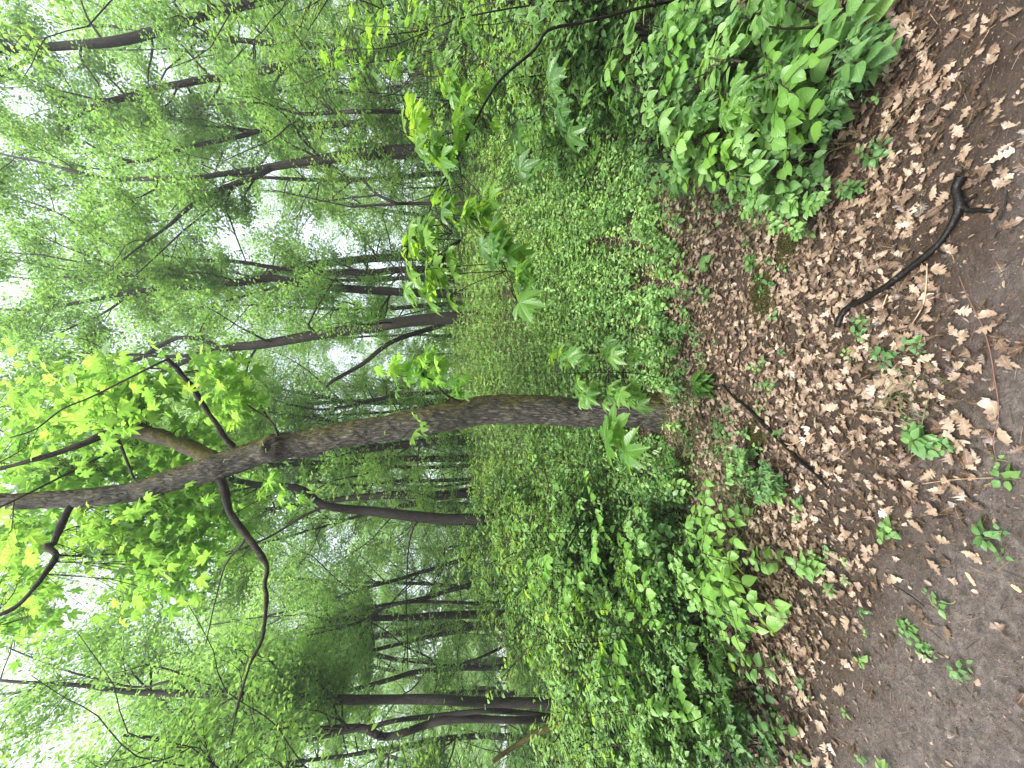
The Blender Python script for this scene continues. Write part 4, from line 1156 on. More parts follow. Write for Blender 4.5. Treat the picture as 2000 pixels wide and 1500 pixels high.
# left thicket: two rows of shrubs
for i, (y, D, s) in enumerate([(1010, 4.6, .95), (1060, 4.2, .9), (1110, 4.7, 1.0), (1160, 4.1, .95), (1215, 3.6, .85), (1270, 4.2, 1.0), (1320, 3.5, .8), (1380, 3.9, .85), (1430, 3.2, .65), (1480, 3.8, .75), (1540, 3.2, .65), (1600, 4.2, 1),
                               (1250, 2.9, .5), (1350, 2.7, .5), (1450, 2.5, .5), (1150, 3.2, .5), (1530, 2.7, .55)]):
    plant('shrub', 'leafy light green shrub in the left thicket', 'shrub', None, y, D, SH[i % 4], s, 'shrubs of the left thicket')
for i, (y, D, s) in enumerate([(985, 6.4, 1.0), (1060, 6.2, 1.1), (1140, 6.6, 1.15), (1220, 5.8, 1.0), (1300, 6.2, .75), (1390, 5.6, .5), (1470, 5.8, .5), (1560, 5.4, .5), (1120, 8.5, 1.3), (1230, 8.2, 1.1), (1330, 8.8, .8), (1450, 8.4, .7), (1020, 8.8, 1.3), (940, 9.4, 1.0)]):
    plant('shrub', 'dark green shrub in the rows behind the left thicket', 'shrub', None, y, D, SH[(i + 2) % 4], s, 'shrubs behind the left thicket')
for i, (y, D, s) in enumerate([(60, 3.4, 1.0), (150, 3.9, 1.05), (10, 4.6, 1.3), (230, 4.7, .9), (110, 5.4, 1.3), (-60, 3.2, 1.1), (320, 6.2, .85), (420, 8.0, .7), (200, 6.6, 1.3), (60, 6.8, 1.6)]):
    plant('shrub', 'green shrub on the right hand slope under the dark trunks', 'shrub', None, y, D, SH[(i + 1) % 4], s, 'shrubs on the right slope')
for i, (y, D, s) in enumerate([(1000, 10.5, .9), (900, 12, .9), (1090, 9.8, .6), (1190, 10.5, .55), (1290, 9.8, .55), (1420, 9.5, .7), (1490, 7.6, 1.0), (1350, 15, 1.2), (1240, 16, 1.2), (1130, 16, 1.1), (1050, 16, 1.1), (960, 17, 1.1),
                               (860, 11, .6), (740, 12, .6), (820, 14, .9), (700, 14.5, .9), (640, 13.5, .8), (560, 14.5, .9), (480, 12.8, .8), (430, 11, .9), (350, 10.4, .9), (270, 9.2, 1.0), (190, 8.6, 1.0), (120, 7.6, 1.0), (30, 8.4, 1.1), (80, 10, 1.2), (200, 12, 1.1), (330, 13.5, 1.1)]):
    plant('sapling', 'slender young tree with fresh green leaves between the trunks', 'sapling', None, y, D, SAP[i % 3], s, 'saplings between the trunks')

# near bushy plants on the right, each placed
near_low = [(1470, 260, 1.0, 'yellow-green leafy bush jutting over litter at the right bank'), (1560, 180, .9, 'glossy low bush with round leaves behind the leaf litter on the right'),
            (1650, 90, 1.0, 'low bush in the upper right corner of green beside the path'), (1500, 60, 1.1, 'dense bush rising deep in the right bank'), (1400, 120, 1.0, 'shaded bush behind the right bank'),
            (1360, 300, .8, 'small bush in the gap before the right bank'), (1700, 200, .6, 'small glossy plant closest to the litter on the right'), (1620, 310, .7, 'narrow-leaved herb bush at the litter edge on the right'),
            (1600, 400, .45, 'low sprig below the narrow-leaved herb bush'), (1300, 200, 1.1, 'dark bush under the arching maple sapling'), (1400, 30, 1.1, 'dark bush near the right border of the wood'),
            (1350, 900, .5, 'tiny leafy bush at the left foot of the maple'), (1330, 1010, .8, 'leafy bush between the grass and the left thicket'), (1530, 950, .4, 'bright leafy bush alone in the litter left of the dark stick'), (1490, 910, .35, 'smaller leafy bush touching the bright one in the litter'), (1310, 640, .4, 'tiny bush on the litter edge right of the maple foot'),
            (1370, 1060, .9, 'fine-leaved bush just left of the grass tuft'), (1440, 1130, .7, 'bright green bush spilling onto litter on the left'), (1480, 1210, .6, 'small bright bush next to a whorled herb on the left'),
            (1410, 1260, .9, 'bush under the left thicket edge'), (1480, 1350, .8, 'low dark bush at the left end of the litter'), (1520, 1450, .7, 'low dark bush at the outer left end of the path'), (1340, 960, .5, 'little bush beside the grass at the maple foot')]
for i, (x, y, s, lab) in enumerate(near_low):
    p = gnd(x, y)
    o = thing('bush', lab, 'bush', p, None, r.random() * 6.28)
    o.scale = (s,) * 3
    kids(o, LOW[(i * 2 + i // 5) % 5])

# ------------------------------------------------------------------ arching maple saplings with large leaves on the right
def maple_spray(name, label, pic, d0, d1, sides_list, sprays, seed, mat=M_MAPLE, base_ground=True, leaf=.12):
    rr_ = np.random.default_rng(seed)
    m = len(pic)
    P, Rd = [], []
    for i, (x, y, w) in enumerate(pic):
        d = d0 + (d1 - d0) * i / (m - 1)
        P.append(at(x, y, d)); Rd.append(w * d / F * .30)
    if pic[0][0] > 1260 and pic[0][1] > 100:
        P[0] = gnd(pic[0][0], pic[0][1])
    elif base_ground:
        z = float(terrain(P[0][0], P[0][1]))
        P.insert(0, np.array([P[0][0] + .05, P[0][1], z - .03])); Rd.insert(0, Rd[0] * 1.1)
    org = P[0].copy()
    P, Rd = smooth_path(P, Rd, .05, .015, seed)
    root = thing(name, label, 'sapling', org)
    b = Buf(); b.tube(P - org, Rd, 8); b.build('stem', M_BARK_WET, root)
    allP = P.copy()
    lv = Buf(); wood = Wood(lv)
    for sd_ in sides_list:
        Q, Rq = [], []
        for i, (x, y, w) in enumerate(sd_[0]):
            d = sd_[1] + (sd_[2] - sd_[1]) * i / (len(sd_[0]) - 1)
            Q.append(at(x, y, d)); Rq.append(w * d / F * .32)
        Q, Rq = smooth_path(Q, Rq, .05, .01, seed + 1)
        Q += (P[np.linalg.norm(P - Q[0], axis=1).argmin()] - Q[0]) * np.linspace(1, 0, len(Q))[:, None] ** 2
        wood.tube(Q - org, Rq, 5, cap=False)
        allP = np.vstack([allP, Q])
    for (x, y, rx, ry, cnt, d, ti) in sprays:
        for i in range(int(cnt * 1.35)):
            p = at(x + rr_.normal(0, .5) * rx, y + rr_.normal(0, .5) * ry, d + rr_.normal(0, .12))
            s0 = allP[np.linalg.norm(allP - p, axis=1).argmin()]
            pt = smooth_path([s0, (s0 + p) / 2 + np.array([0, 0, .03]), p], [.0025, .002, .0015], .06)
            wood.tube(pt[0] - org, pt[1], 4, cap=False)
            dv = p - s0
            az = math.atan2(dv[1], dv[0]) + rr_.normal(0, .6)
            fr = frames(np.array([az]), np.array([rr_.normal(-.25, .22)]), tilt=.22)
            lv.scatter(MAPLE[int(rr_.integers(4))], (p - org)[None], fr, leaf * rr_.uniform(.6, 1.15) * .62, np.array([np.clip(ti * .8 + rr_.normal(0, .16), 0, 1)]))
    lv.build('foliage', [mat, M_TWIG], root)
maple_spray('maple_sapling', 'arching dark-stemmed maple sapling with large bright leaves over the undergrowth on the right',
            [(1290, 5, 9), (1140, 42, 9), (1070, 60, 10), (1045, 98, 10), (982, 154, 9), (947, 206, 8), (895, 308, 8), (870, 350, 6), (846, 392, 5), (828, 448, 4), (800, 480, 3)], 2.5, 2.2,
            [([(895, 310, 4), (880, 295, 4), (850, 285, 3), (800, 265, 2.5)], 2.3, 2.1), ([(895, 308, 5), (905, 360, 4), (910, 380, 3), (925, 420, 3), (960, 470, 3), (990, 530, 2.5), (1010, 590, 2)], 2.3, 1.9),
             ([(890, 318, 4), (930, 370, 3), (950, 400, 2)], 2.3, 2.2), ([(848, 392, 3), (870, 440, 3), (900, 470, 2)], 2.2, 2.1), ([(1000, 200, 3), (1020, 240, 3), (1060, 215, 2)], 2.4, 2.3),
             ([(980, 156, 3), (900, 90, 3), (830, 60, 2.5), (700, 50, 2)], 2.4, 2.6)],
            [(805, 245, 22, 40, 9, 2.2, .95), (835, 285, 26, 26, 9, 2.15, .8), (870, 310, 30, 30, 8, 2.2, .7), (900, 250, 40, 40, 9, 2.3, .3), (925, 180, 40, 40, 7, 2.4, .3), (885, 160, 30, 40, 7, 2.4, .75), (830, 470, 26, 40, 12, 2.1, .8),
             (800, 470, 18, 30, 6, 2.1, .85), (840, 540, 34, 40, 12, 2.0, .8), (930, 420, 34, 30, 10, 2.1, .75), (960, 460, 30, 34, 10, 2.0, .35), (985, 490, 28, 34, 9, 1.95, .2), (1015, 545, 26, 30, 9, 1.9, .25), (1020, 595, 14, 18, 4, 1.9, .6),
             (880, 400, 34, 30, 7, 2.2, .5), (870, 500, 30, 30, 6, 2.1, .5), (800, 560, 14, 20, 4, 2.0, .8), (1000, 260, 60, 50, 6, 2.4, .15), (1090, 150, 30, 30, 3, 2.1, .05), (1110, 230, 40, 40, 5, 2.2, .15), (1010, 340, 25, 25, 3, 2.0, .15)], 300, leaf=.175)
maple_spray('hazel_sapling', 'thin multi-twigged sapling crossing the arching maple near the right border',
            [(1150, -5, 5), (1035, 8, 5), (960, 20, 5), (890, 36, 5), (850, 52, 5), (790, 62, 4), (740, 66, 4), (700, 55, 3), (680, 48, 2)], 3.0, 3.0,
            [([(880, 45, 3), (820, 75, 3), (800, 150, 3), (775, 180, 3), (740, 190, 2)], 3.0, 2.7), ([(850, 50, 3), (760, 90, 3), (690, 95, 2)], 3.0, 2.8), ([(1100, 60, 3), (1040, 58, 3), (960, 55, 2.5), (890, 40, 2)], 3.0, 3.0)],
            [(740, 60, 60, 60, 16, 2.9, .7), (820, 40, 50, 50, 16, 2.9, .7), (760, 140, 60, 40, 14, 2.8, .65), (900, 60, 50, 50, 16, 2.8, .6), (690, 110, 50, 50, 14, 3.0, .6), (860, 120, 50, 50, 14, 2.8, .55), (960, 100, 50, 40, 12, 2.7, .5), (1060, 30, 50, 40, 12, 2.6, .5)], 310, leaf=.12)
maple_spray('maple_sapling', 'pale green maple seedling with three broad leaves leaning past the trunk foot', [(1300, 890, 3), (1250, 870, 3), (1220, 850, 2.5)], 2.9, 2.6, [],
            [(1200, 840, 14, 8, 2, 2.5, .65), (1225, 880, 12, 12, 3, 2.45, .55), (1180, 855, 16, 12, 2, 2.6, .5)], 320, leaf=.29)
maple_spray('maple_sapling', 'delicate light green sapling in front of the trunk on its right side', [(1290, 740, 3), (1230, 728, 3), (1140, 728, 2.5), (1090, 732, 2)], 3.2, 3.1, [],
            [(1130, 700, 30, 26, 8, 3.0, .6), (1130, 760, 26, 20, 7, 3.0, .65), (1190, 690, 26, 20, 7, 2.9, .5), (1190, 770, 24, 18, 8, 2.9, .7), (1235, 760, 20, 24, 8, 2.9, .75), (1230, 700, 20, 20, 6, 3.0, .5), (1090, 700, 20, 20, 5, 3.1, .6)], 330, leaf=.17)

HZ = leaf_mat('young_hazel_leaf', [(.07, .17, .035), (.11, .24, .045), (.16, .31, .055)], [(.22, .46, .05), (.34, .60, .06), (.48, .72, .07)], .42, .3, 'pinnate')
def arching(name, label, pts, n, leaf, seed, tint=.6):
    """arching shoots with leaves in two flat ranks; pts = list of (base picture point, tip picture point, tip distance)"""
    rr_ = np.random.default_rng(seed)
    org = gnd(*pts[0][0])
    root = thing(name, label, 'shoot', org)
    lv = Buf(); wd = Wood(lv)
    for (bx, by), (tx, ty), td in pts:
        p0 = gnd(bx, by); p2 = at(tx, ty, td)
        mid = (p0 + p2) / 2 + np.array([0, 0, .16])
        P, Rd = smooth_path([p0, mid, p2], [.005, .0035, .0015], .02)
        wd.tube(P - org, Rd, 5, cap=False)
        shoots_ = [P[int(len(P) * .25):]]
        for k in range(3):
            i = int(len(P) * rr_.uniform(.35, .8)); d = P[-1] - P[i]
            az = math.atan2(d[1], d[0]) + rr_.choice([-1, 1]) * rr_.uniform(.4, .9)
            g = grow(P[i], az, rr_.normal(.1, .15), np.linalg.norm(d) * .8 + .08, 10, .12, 0, int(rr_.integers(1e9)))
            wd.tube(g - org, np.linspace(.0025, .001, len(g)), 4, cap=False); shoots_.append(g)
        for g in shoots_:
            m = max(4, int(n * len(g) / len(P)) if g is shoots_[0] else int(n * .5))
            ii = np.linspace(1, len(g) - 1.001, m); i0 = ii.astype(int); i0 = np.clip(i0, 1, len(g) - 1)
            q = g[i0]; dv = g[i0] - g[i0 - 1]
            az = np.arctan2(dv[:, 1], dv[:, 0]) + np.where(np.arange(m) % 2 == 0, .85, -.85) + rr_.normal(0, .15, m)
            az[-1] -= .8
            fr = frames(az, rr_.normal(-.22, .15, m), tilt=.2)
            for t in range(3):
                s_ = np.arange(m) % 3 == t
                lv.scatter((ROUND[t], ROUND[t], OVATE[1])[t % 3], (q - org)[s_], fr[s_], leaf * rr_.uniform(.65, 1.15, s_.sum()), np.clip(tint + rr_.normal(0, .15, s_.sum()), 0, 1))
    lv.build('foliage', [HZ, M_TWIG], root)
arching('hazel_shoot', 'light green arching shoots with flat ranks of leaves spilling over litter on the left', [((1400, 1060), (1440, 1100), 2.1), ((1400, 1080), (1470, 1150), 2.0), ((1390, 1120), (1400, 1180), 2.1)], 16, .075, 401, .7)
arching('hazel_shoot', 'lower arching shoot reaching furthest across the litter on the left', [((1450, 1130), (1520, 1185), 1.85), ((1440, 1150), (1480, 1230), 1.9)], 13, .075, 402, .8)
arching('hazel_shoot', 'arching leafy shoot by the small grass patch left of the maple', [((1380, 1000), (1440, 1020), 2.3), ((1370, 1010), (1400, 1060), 2.4)], 12, .07, 403, .7)
arching('hazel_shoot', 'topmost pale leafy shoots crowning the left thicket near the curved trunk', [((1330, 1040), (1010, 1040), 3.4), ((1330, 1090), (1000, 1110), 3.3), ((1330, 1130), (1030, 1150), 3.3)], 26, .09, 404, .75)
arching('hazel_shoot', 'pale leafy shoots drooping over the middle of the left thicket', [((1400, 1180), (1060, 1200), 3.0), ((1400, 1230), (1100, 1250), 2.9), ((1420, 1250), (1180, 1190), 2.8)], 26, .085, 405, .7)
arching('hazel_shoot', 'pale leafy shoots drooping over the outer end of the left thicket', [((1440, 1300), (1120, 1330), 2.8), ((1450, 1370), (1150, 1400), 2.7), ((1450, 1430), (1130, 1470), 2.8), ((1460, 1400), (1260, 1380), 2.4)], 26, .085, 406, .65)
arching('hazel_shoot', 'yellow-green arching shoots jutting from the right bank over the litter gap', [((1480, 200), (1390, 290), 1.9), ((1490, 230), (1400, 360), 1.95), ((1500, 260), (1440, 340), 1.9), ((1510, 220), (1470, 300), 1.8)], 14, .062, 407, .85)
arching('hazel_shoot', 'arching shoot with round leaves in the middle of the right bank', [((1640, 120), (1560, 190), 1.45), ((1640, 160), (1610, 240), 1.45), ((1600, 80), (1530, 130), 1.55)], 11, .075, 408, .55)
arching('hazel_shoot', 'leafy shoots standing above the dark gap of the right bank', [((1450, 60), (1250, 90), 2.1), ((1450, 20), (1300, 20), 1.9), ((1440, 120), (1180, 160), 2.3), ((1430, 80), (1330, 130), 2.0)], 18, .075, 409, .5)

# ------------------------------------------------------------------ small plants on the litter
def herb_at(name, label, x, y, levels, per, leaf, h, tpls, mat=M_OVATE, tint=.5, lean=(0, 0), pitch=.1, cat='plant', seed=0, tdir=.3):
    rr_ = np.random.default_rng(seed + int(x + y))
    p = gnd(x, y)
    root = thing(name, label, cat, p)
    lv = Buf(); w = Wood(lv)
    shoots = 1 if cat in ('shoot', 'moss') or name == 'plantain' else 3
    if 'maple' in name: shoots = 1
    leaf = leaf * (.78 if shoots > 1 else 1)
    for sh_ in range(shoots):
      o3 = np.array([0, 0, 0]) if sh_ == 0 else np.append(rr_.normal(0, .022, 2), 0)
      k3 = 1 if sh_ == 0 else rr_.uniform(.45, .8)
      _shoot(rr_, lv, w, levels if sh_ == 0 else max(1, levels - 1), per, leaf * k3, h * k3, tpls, tint, (lean[0] + rr_.normal(0, .02) * (sh_ > 0), lean[1] + rr_.normal(0, .02) * (sh_ > 0)), pitch, tdir, o3)
    lv.build('leaves', [mat, M_STEM], root)

def _shoot(rr_, lv, w, levels, per, leaf, h, tpls, tint, lean, pitch, tdir, o3):
    top = np.array([lean[0], lean[1], h])
    st, sr = smooth_path([np.zeros(3), top * .5 + rr_.normal(0, .006, 3), top], [.003, .0025, .0018], .02)
    st = st + o3
    w.tube(st, sr, 5, cap=False)
    for l in range(levels):
        t = 1 - l / max(levels, 1) * .8
        c = st[int(t * (len(st) - 1))]
        az = rr_.random() * 6.28 + np.arange(per) / per * 6.283 + rr_.normal(0, .25, per)
        fr = frames(az, rr_.normal(pitch, .18, per), tilt=tdir)
        sz = leaf * rr_.uniform(.7, 1.1, per) * (.8 if l == 0 else 1)
        for j in range(per):
            lv.scatter(tpls[int(rr_.integers(len(tpls)))], (c + fr[j, :, 0] * .008)[None], fr[j:j + 1], sz[j], np.array([np.clip(tint + rr_.normal(0, .12), 0, 1)]))
herb_at('maple_seedling', 'dark glossy maple seedling alone on the litter before the tree foot', 1390, 752, 3, 4, .15, .13, MAPLE, M_MAPLE, .15, tdir=.15)
herb_at('maple_seedling', 'small lobed seedling in front of the mossy patch of soil', 1320, 640, 2, 3, .09, .10, MAPLE, M_MAPLE, .25)
herb_at('herb', 'bright green whorled herb on the line where litter meets bare soil', 1820, 862, 4, 5, .075, .07, OVATE[:2], M_OVATE, .55)
herb_at('herb', 'second whorled sprig touching the bright whorled herb', 1805, 838, 2, 5, .05, .05, OVATE[:2], M_OVATE, .6)
herb_at('herb', 'trailing green sprig among litter above the thin red twig', 1735, 690, 3, 3, .055, .06, OVATE, M_OVATE, .35)
herb_at('herb', 'trailing green sprig lying beside the soil edge below the forked stick', 1790, 672, 2, 3, .05, .04, OVATE, M_OVATE, .4)
herb_at('herb', 'dark green sprig below the end of the forked stick', 1690, 632, 3, 3, .055, .05, OVATE, M_OVATE, .45)
herb_at('herb', 'fresh light green leafy herb at the middle of the litter', 1545, 965, 5, 4, .065, .14, OVATE[:2], M_OVATE, .8)
herb_at('herb', 'taller light green herb left of the plantain rosette', 1520, 925, 5, 4, .06, .16, OVATE[:2], M_OVATE, .75)
herb_at('herb', 'pale leaf pair sprouting from bare soil', 1750, 1035, 2, 3, .06, .05, ROUND, M_OVATE, .75)
herb_at('herb', 'wilted pale sprig lying flat on the bare soil', 1850, 1185, 1, 4, .05, .03, OVATE, M_OVATE, .5)
herb_at('herb', 'pointed green sprig nearest the camera on the dark soil', 1945, 1050, 2, 4, .06, .04, OVATE, M_OVATE, .45)
herb_at('herb', 'small pale sprig at the very edge of the path near the red twig', 1982, 935, 2, 3, .055, .04, OVATE, M_OVATE, .7)
herb_at('herb', 'whorled long-leaved herb poking out under the left bushes', 1600, 1105, 3, 6, .085, .11, OVATE[:2], M_OVATE, .8)
herb_at('herb', 'drooping light leaf spray at the tip of the left bushes', 1545, 1195, 3, 3, .07, .12, ROUND, M_OVATE, .85)
herb_at('herb', 'low row of green leaves on the soil in the left part of the path', 1775, 1225, 3, 3, .05, .03, OVATE, M_OVATE, .5)
herb_at('herb', 'low green leaves creeping beside the leaf row on the path', 1800, 1265, 3, 3, .045, .03, OVATE, M_OVATE, .5)
herb_at('herb', 'tiny dark sprig in scattered leaves on the far left of the path', 1885, 1310, 2, 3, .045, .03, OVATE, M_OVATE, .4)
herb_at('plantain', 'broad-leaved rosette in dry grass before the tree foot', 1410, 838, 2, 4, .085, .03, ROUND[:2], M_OVATE, .55)
herb_at('plantain', 'broad-leaved rosette on the slope beside the mossy soil', 1385, 515, 2, 4, .10, .03, ROUND[:2], M_OVATE, .6)
herb_at('plantain', 'narrow upright leaf pair next to the slope rosette', 1390, 575, 2, 3, .09, .06, LANCE + OVATE[:1], M_OVATE, .6)
herb_at('herb', 'light green clover-like herb right of the moss', 1475, 515, 3, 4, .06, .07, ROUND, M_OVATE, .7)
herb_at('herb', 'tiny bright three-leaved sprout in the middle of the litter', 1665, 692, 1, 4, .035, .03, ROUND, M_OVATE, .95)
herb_at('herb', 'green sprig under the right bank beside its narrow-leaved bush', 1685, 370, 3, 5, .06, .09, OVATE[:2], M_OVATE, .4)
herb_at('herb', 'single twisted leaf standing in litter near the dark stick', 1500, 795, 1, 2, .08, .07, OVATE, M_OVATE, .65)
herb_at('herb', 'bright sprig at the foot of the undergrowth right of the trunk', 1240, 555, 3, 4, .09, .2, LANCE, M_OVATE, .95)
herb_at('herb', 'sprig with dark oval leaves leaning over litter at the bank corner', 1730, 300, 3, 4, .065, .10, OVATE[:2], M_OVATE, .3)
herb_at('herb', 'whorled pointed herb where the bank meets the path on the right', 1740, 70, 4, 5, .075, .12, OVATE[:2], M_OVATE, .4)
# big oval leaves leaning out of the right bank
for i, (x, y, lf, ti, lab) in enumerate([(1660, 40, .12, .6, 'dogwood shoot with the largest oval leaves at the top of the right bank'), (1455, 130, .10, .25, 'dark oval-leaved dogwood shoot deep in the right bank'),
                                        (1585, 165, .095, .6, 'oval-leaved dogwood shoot leaning across the middle of the right bank'), (1600, 215, .08, .9, 'yellowish dogwood shoot over the litter side of the bank'),
                                        (1440, 320, .085, .9, 'yellow-green dogwood shoot on the far side of the bank gap'), (1520, 250, .07, .65, 'dogwood shoot between the two yellowish ones'),
                                        (1700, 120, .08, .5, 'low dogwood shoot above the pointed herb'), (1560, 60, .075, .55, 'dogwood shoot rising under the largest oval leaves'),
                                        (1420, 1010, .07, .75, 'oval-leaved shoot at the right end of the left bushes'), (1480, 1100, .075, .8, 'oval-leaved shoot overhanging dark litter on the left'), (1430, 1180, .07, .7, 'oval-leaved shoot under the left thicket'),
                                        (1460, 1300, .07, .6, 'oval-leaved shoot low at the left thicket edge'), (1500, 1420, .07, .55, 'oval-leaved shoot at the outer left corner of the thicket')]):
    herb_at('dogwood_shoot', lab, x + 60, y, 6, 2, lf, .28, ROUND[:2] + OVATE[1:2], M_OVATE, ti, lean=(-.08 if y < 700 else .06, -.10), cat='shoot', seed=i, tdir=.25)

# ------------------------------------------------------------------ grass at the tree foot
def grass(label, cx_, cy_, rad, n, hmin, hmax):
    b = Buf()
    c = gnd(cx_, cy_)
    a = rng.random(n) * 6.28; q = np.sqrt(rng.random(n)) * rad
    X = c[0] + np.cos(a) * q * 1.5; Y = c[1] + np.sin(a) * q
    T = strip_leaf([.012, .012, .010, .006, .0], .75, .5)
    T = (T[0] * np.array([1, 1, 1]), T[1], T[2])
    fr = frames(rng.random(n) * 6.28, rng.uniform(.5, 1.4, n), tilt=.5)
    b.scatter(T, np.stack([X, Y, terrain(X, Y) - .005], -1), fr, rng.uniform(hmin, hmax, n), np.clip(rng.beta(2, 2, n), 0, 1))
    tag(b.build('grass', M_GRASS), label, None, None, 'stuff')
grass('soft green grass tuft round the foot of the maple', 1330, 840, .36, 1500, .05, .15)
grass('thin drooping grass left of the maple foot', 1420, 960, .28, 600, .06, .16)
grass('fine grass blades on the right side of the trunk foot', 1300, 740, .3, 500, .05, .14)
grass('few grass blades in litter beside the bare soil', 1790, 770, .10, 60, .06, .14)
grass('thin grass under the yellow-green right bush', 1500, 330, .22, 700, .06, .16)

# ------------------------------------------------------------------ moss cushions
def moss(label, x, y, sx, sy, h):
    p = gnd(x, y)
    n = 40
    g = np.linspace(-1, 1, n)
    A, B = np.meshgrid(g, g)
    d = np.hypot(A, B)
    X = p[0] + A * sx; Y = p[1] + B * sy
    edge = np.clip(1 - d * (1 + .5 * (n2(X, Y, 14, 70) - .5)), -.3, 1)
    Z = terrain(X, Y) + h * np.sign(edge) * np.sqrt(np.abs(edge)) + .012 * (n2(X, Y, 60, 71, 2) - .5) + (n2(X, Y, 18, 31, 3) - .5) * .018
    Z = np.where(edge < -.02, terrain(X, Y) - .03, Z)
    V = np.stack([X - p[0], Y - p[1], Z - p[2]], -1).reshape(-1, 3)
    i, j = np.meshgrid(np.arange(n - 1), np.arange(n - 1), indexing='ij'); i = i.ravel(); j = j.ravel()
    b = Buf(); b.raw(V, np.stack([i * n + j, i * n + j + 1, (i + 1) * n + j + 1, (i + 1) * n + j], -1), tint=rng.random(n * n) * .5 + .2)
    # tufts
    m = 1500
    a = rng.random(m) * 6.28; q = np.sqrt(rng.random(m)) * .8
    X = p[0] + np.cos(a) * q * sx; Y = p[1] + np.sin(a) * q * sy
    fr = frames(rng.random(m) * 6.28, rng.uniform(.2, 1.3, m), tilt=.6)
    b.scatter(SMALL, np.stack([X - p[0], Y - p[1], terrain(X, Y) + h * np.sqrt(1 - q / 1.1) - p[2]], -1), fr, rng.uniform(.006, .014, m), rng.random(m))
    o = b.build('moss_cushion', M_MOSS, loc=tuple(p))
    tag(o, label, 'moss')
moss('olive moss cushion on bare soil in the middle of the slope', 1490, 570, .20, .13, .03)
moss('small moss cushion below the plantain near the dark stick', 1475, 860, .15, .10, .02)
moss('narrow moss patch right of the larger cushion', 1540, 480, .11, .09, .02)
moss('faint moss patch left of the trunk foot litter', 1470, 960, .14, .10, .02)

# ------------------------------------------------------------------ fallen wood
def stick(name, label, pic, mat, prongs=(), cat='stick', sides=12, knob=.15, lift=.5):
    def path(pc):
        P, Rd = [], []
        for (x, y, w) in pc:
            g_ = gnd(x, y)
            rr_ = w * g_[1] / F * .44
            P.append(g_ + np.array([0, 0, rr_ * lift + .016])); Rd.append(rr_)
        return smooth_path(P, Rd, .012)
    P, Rd = path(pic)
    org = P[0].copy(); org[2] = float(terrain(org[0], org[1]))
    root = thing(name, label, cat, org) if prongs else None
    def mk(P, Rd, nm, parent, loc=None):
        b = Buf(); b.tube(P - org, Rd, sides)
        v = b.v[0]; k = sides
        cc = np.repeat(P - org, k, 0); nn = v - cc; L_ = np.linalg.norm(nn, axis=1)[:, None]
        b.v[0] = cc + nn * (1 + knob * 2 * (vnoise(v * 45 + 3, 6)[:, None] - .5))
        return b.build(nm, mat, parent, loc)
    if prongs:
        mk(P, Rd, 'branch', root)
        for pr_ in prongs:
            Q, Rq = path(pr_)
            mk(Q, Rq, 'prong', root)
    else:
        o = mk(P, Rd, name, None, tuple(org)); tag(o, label, cat)
stick('fallen_branch', 'long crooked black wet branch with a forked end lying across the litter edge', [(1893, 345, 20), (1880, 368, 17), (1888, 398, 20), (1878, 425, 14), (1850, 470, 12), (1825, 495, 14), (1780, 530, 14), (1740, 560, 13), (1700, 582, 12), (1670, 598, 12), (1655, 612, 12), (1645, 638, 13)], M_BARK_WET,
      [[(1888, 402, 15), (1905, 411, 11), (1925, 410, 9), (1950, 412, 9)], [(1888, 392, 10), (1905, 388, 7), (1918, 380, 5)], [(1838, 480, 6), (1846, 490, 5), (1855, 496, 3)]], knob=.14)
stick('stick', 'straight dark stick half buried in litter leading down from the tree foot', [(1415, 750, 4), (1440, 775, 6), (1470, 800, 7), (1505, 835, 8), (1540, 870, 8), (1570, 900, 8), (1600, 925, 7), (1625, 955, 4)], M_BARK_WET)
stick('twig', 'long thin reddish twig curving over bare soil', [(1883, 540, 2), (1900, 580, 2.6), (1930, 640, 2.6), (1945, 690, 2.6), (1953, 740, 2.6), (1960, 780, 2.6), (1960, 820, 2.4), (1950, 860, 2), (1957, 900, 1.5)], tint_mat('red_twig', [(0, (.09, .04, .027)), (1, (.12, .055, .036))], .5), cat='twig', sides=6)
stick('twig', 'thin pale twig standing out beside the black branch', [(1820, 515, 3), (1818, 560, 3), (1810, 600, 2.5), (1785, 640, 2)], tint_mat('pale_twig', [(0, (.3, .2, .12)), (1, (.34, .24, .14))], .5), cat='twig', sides=6)
PALE = bpy.data.materials['pale_twig']
stick('twig', 'short pale bent twig crossing the straight dark stick', [(1530, 862, 2.5), (1552, 868, 3), (1580, 855, 3), (1600, 845, 2)], PALE, cat='twig', sides=6)
stick('twig', 'short light twig upright in litter near the black branch end', [(1742, 575, 3.5), (1735, 592, 3), (1728, 615, 2)], PALE, cat='twig', sides=6)
stick('twig', 'long faint straw across bare soil by the whorled herb', [(1810, 945, 2), (1870, 937, 2), (1950, 933, 2)], PALE, cat='twig', sides=5)
stick('twig', 'short dark twig pointing at the fork of the black branch', [(1978, 372, 3), (1975, 400, 4), (1962, 430, 4)], M_BARK_WET, cat='twig', sides=6)
stick('twig', 'lichen-green twig in the litter under the right bank', [(1800, 180, 5), (1775, 220, 5), (1740, 260, 5), (1730, 285, 4)], M_BARK_MOSS, cat='twig', sides=8)
stick('twig', 'thin dark twig resting in litter on the left', [(1750, 1140, 2), (1790, 1165, 2.5), (1815, 1185, 2)], M_BARK_WET, cat='twig', sides=5)

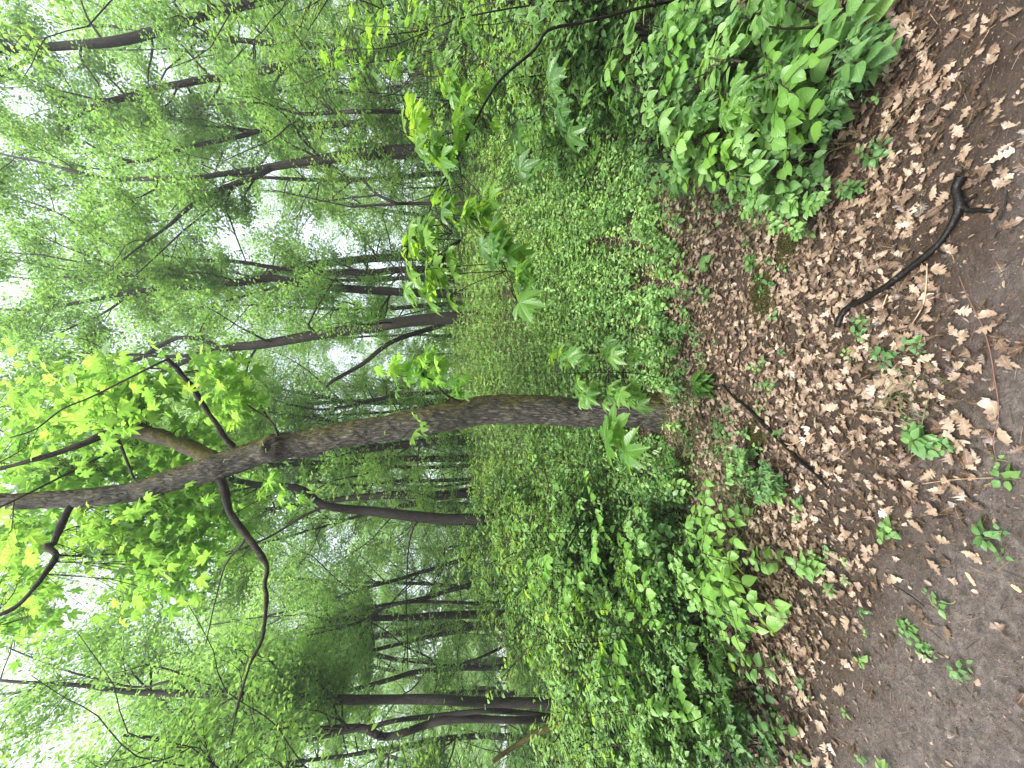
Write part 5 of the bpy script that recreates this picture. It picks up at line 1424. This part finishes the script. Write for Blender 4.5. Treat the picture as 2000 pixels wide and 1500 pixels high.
def chip(label, x0, y0, x1, y1, w):
    a, b_ = gnd(x0, y0), gnd(x1, y1)
    c = (a + b_) / 2; d = b_ - a; L_ = np.linalg.norm(d[:2]); az = math.atan2(d[1], d[0])
    t = w * c[1] / F
    V = []
    for k, xx in enumerate(np.linspace(-.5, .5, 7)):
        hw = t * .5 * (1 - .5 * abs(xx * 2) ** 3) * (1 + .2 * math.sin(k * 2.3 + x0))
        for sy, sz in ((1, 0), (.8, 1), (-.7, 1.1), (-1, 0)):
            V.append((xx * L_, sy * hw, sz * t * .35))
    faces = [(i * 4 + k, i * 4 + (k + 1) % 4, (i + 1) * 4 + (k + 1) % 4, (i + 1) * 4 + k) for i in range(6) for k in range(4)]
    b = Buf(); b.raw(V, faces, tint=.9); b.raw(np.array(V)[[0, 1, 2, 3, 24, 25, 26, 27]], [(3, 2, 1, 0), (4, 5, 6, 7)], tint=.9)
    o = b.build('wood_chip', M_CHIPW, loc=(c[0], c[1], c[2] + .004), smooth=False)
    o.rotation_euler = (0, 0, az)
    tag(o, label, 'wood chip')
M_CHIPW = tint_mat('split_wood', [(0, (.45, .30, .14)), (1, (.58, .42, .22))], .6)
chip('yellow splinter of wood on dark soil, longest of three', 1890, 1118, 1908, 1144, 6)
chip('yellow splinter of wood lying end on above the longest one', 1910, 1080, 1920, 1102, 5)
chip('yellow splinter of wood at the very front of the path', 1980, 1142, 1998, 1156, 8)
print('objects', len(bpy.data.objects), 'verts', sum(len(m.vertices) for m in bpy.data.meshes))

# the damp air of the wood: far things pale a little
def haze():
    x0, x1, y0, y1, z0, z1 = -620, 620, -320, 920, -2.5, 34
    V = [(x, y, z) for x in (x0, x1) for y in (y0, y1) for z in (z0, z1)]
    Fc = [(0, 1, 3, 2), (4, 6, 7, 5), (0, 4, 5, 1), (2, 3, 7, 6), (0, 2, 6, 4), (1, 5, 7, 3)]
    m, nt, N = new_mat('damp_air')
    out = N('ShaderNodeOutputMaterial'); v = N('ShaderNodeVolumePrincipled')
    v.inputs['Color'].default_value = (.97, 1, .97, 1)
    v.inputs['Density'].default_value = HAZE
    v.inputs['Anisotropy'].default_value = .3
    nt.links.new(v.outputs[0], out.inputs['Volume'])
    b = Buf(); b.raw(V, Fc)
    tag(b.build('haze', m, smooth=False), 'thin damp haze between the far trees', None, None, 'stuff')
HAZE = .0024
haze()
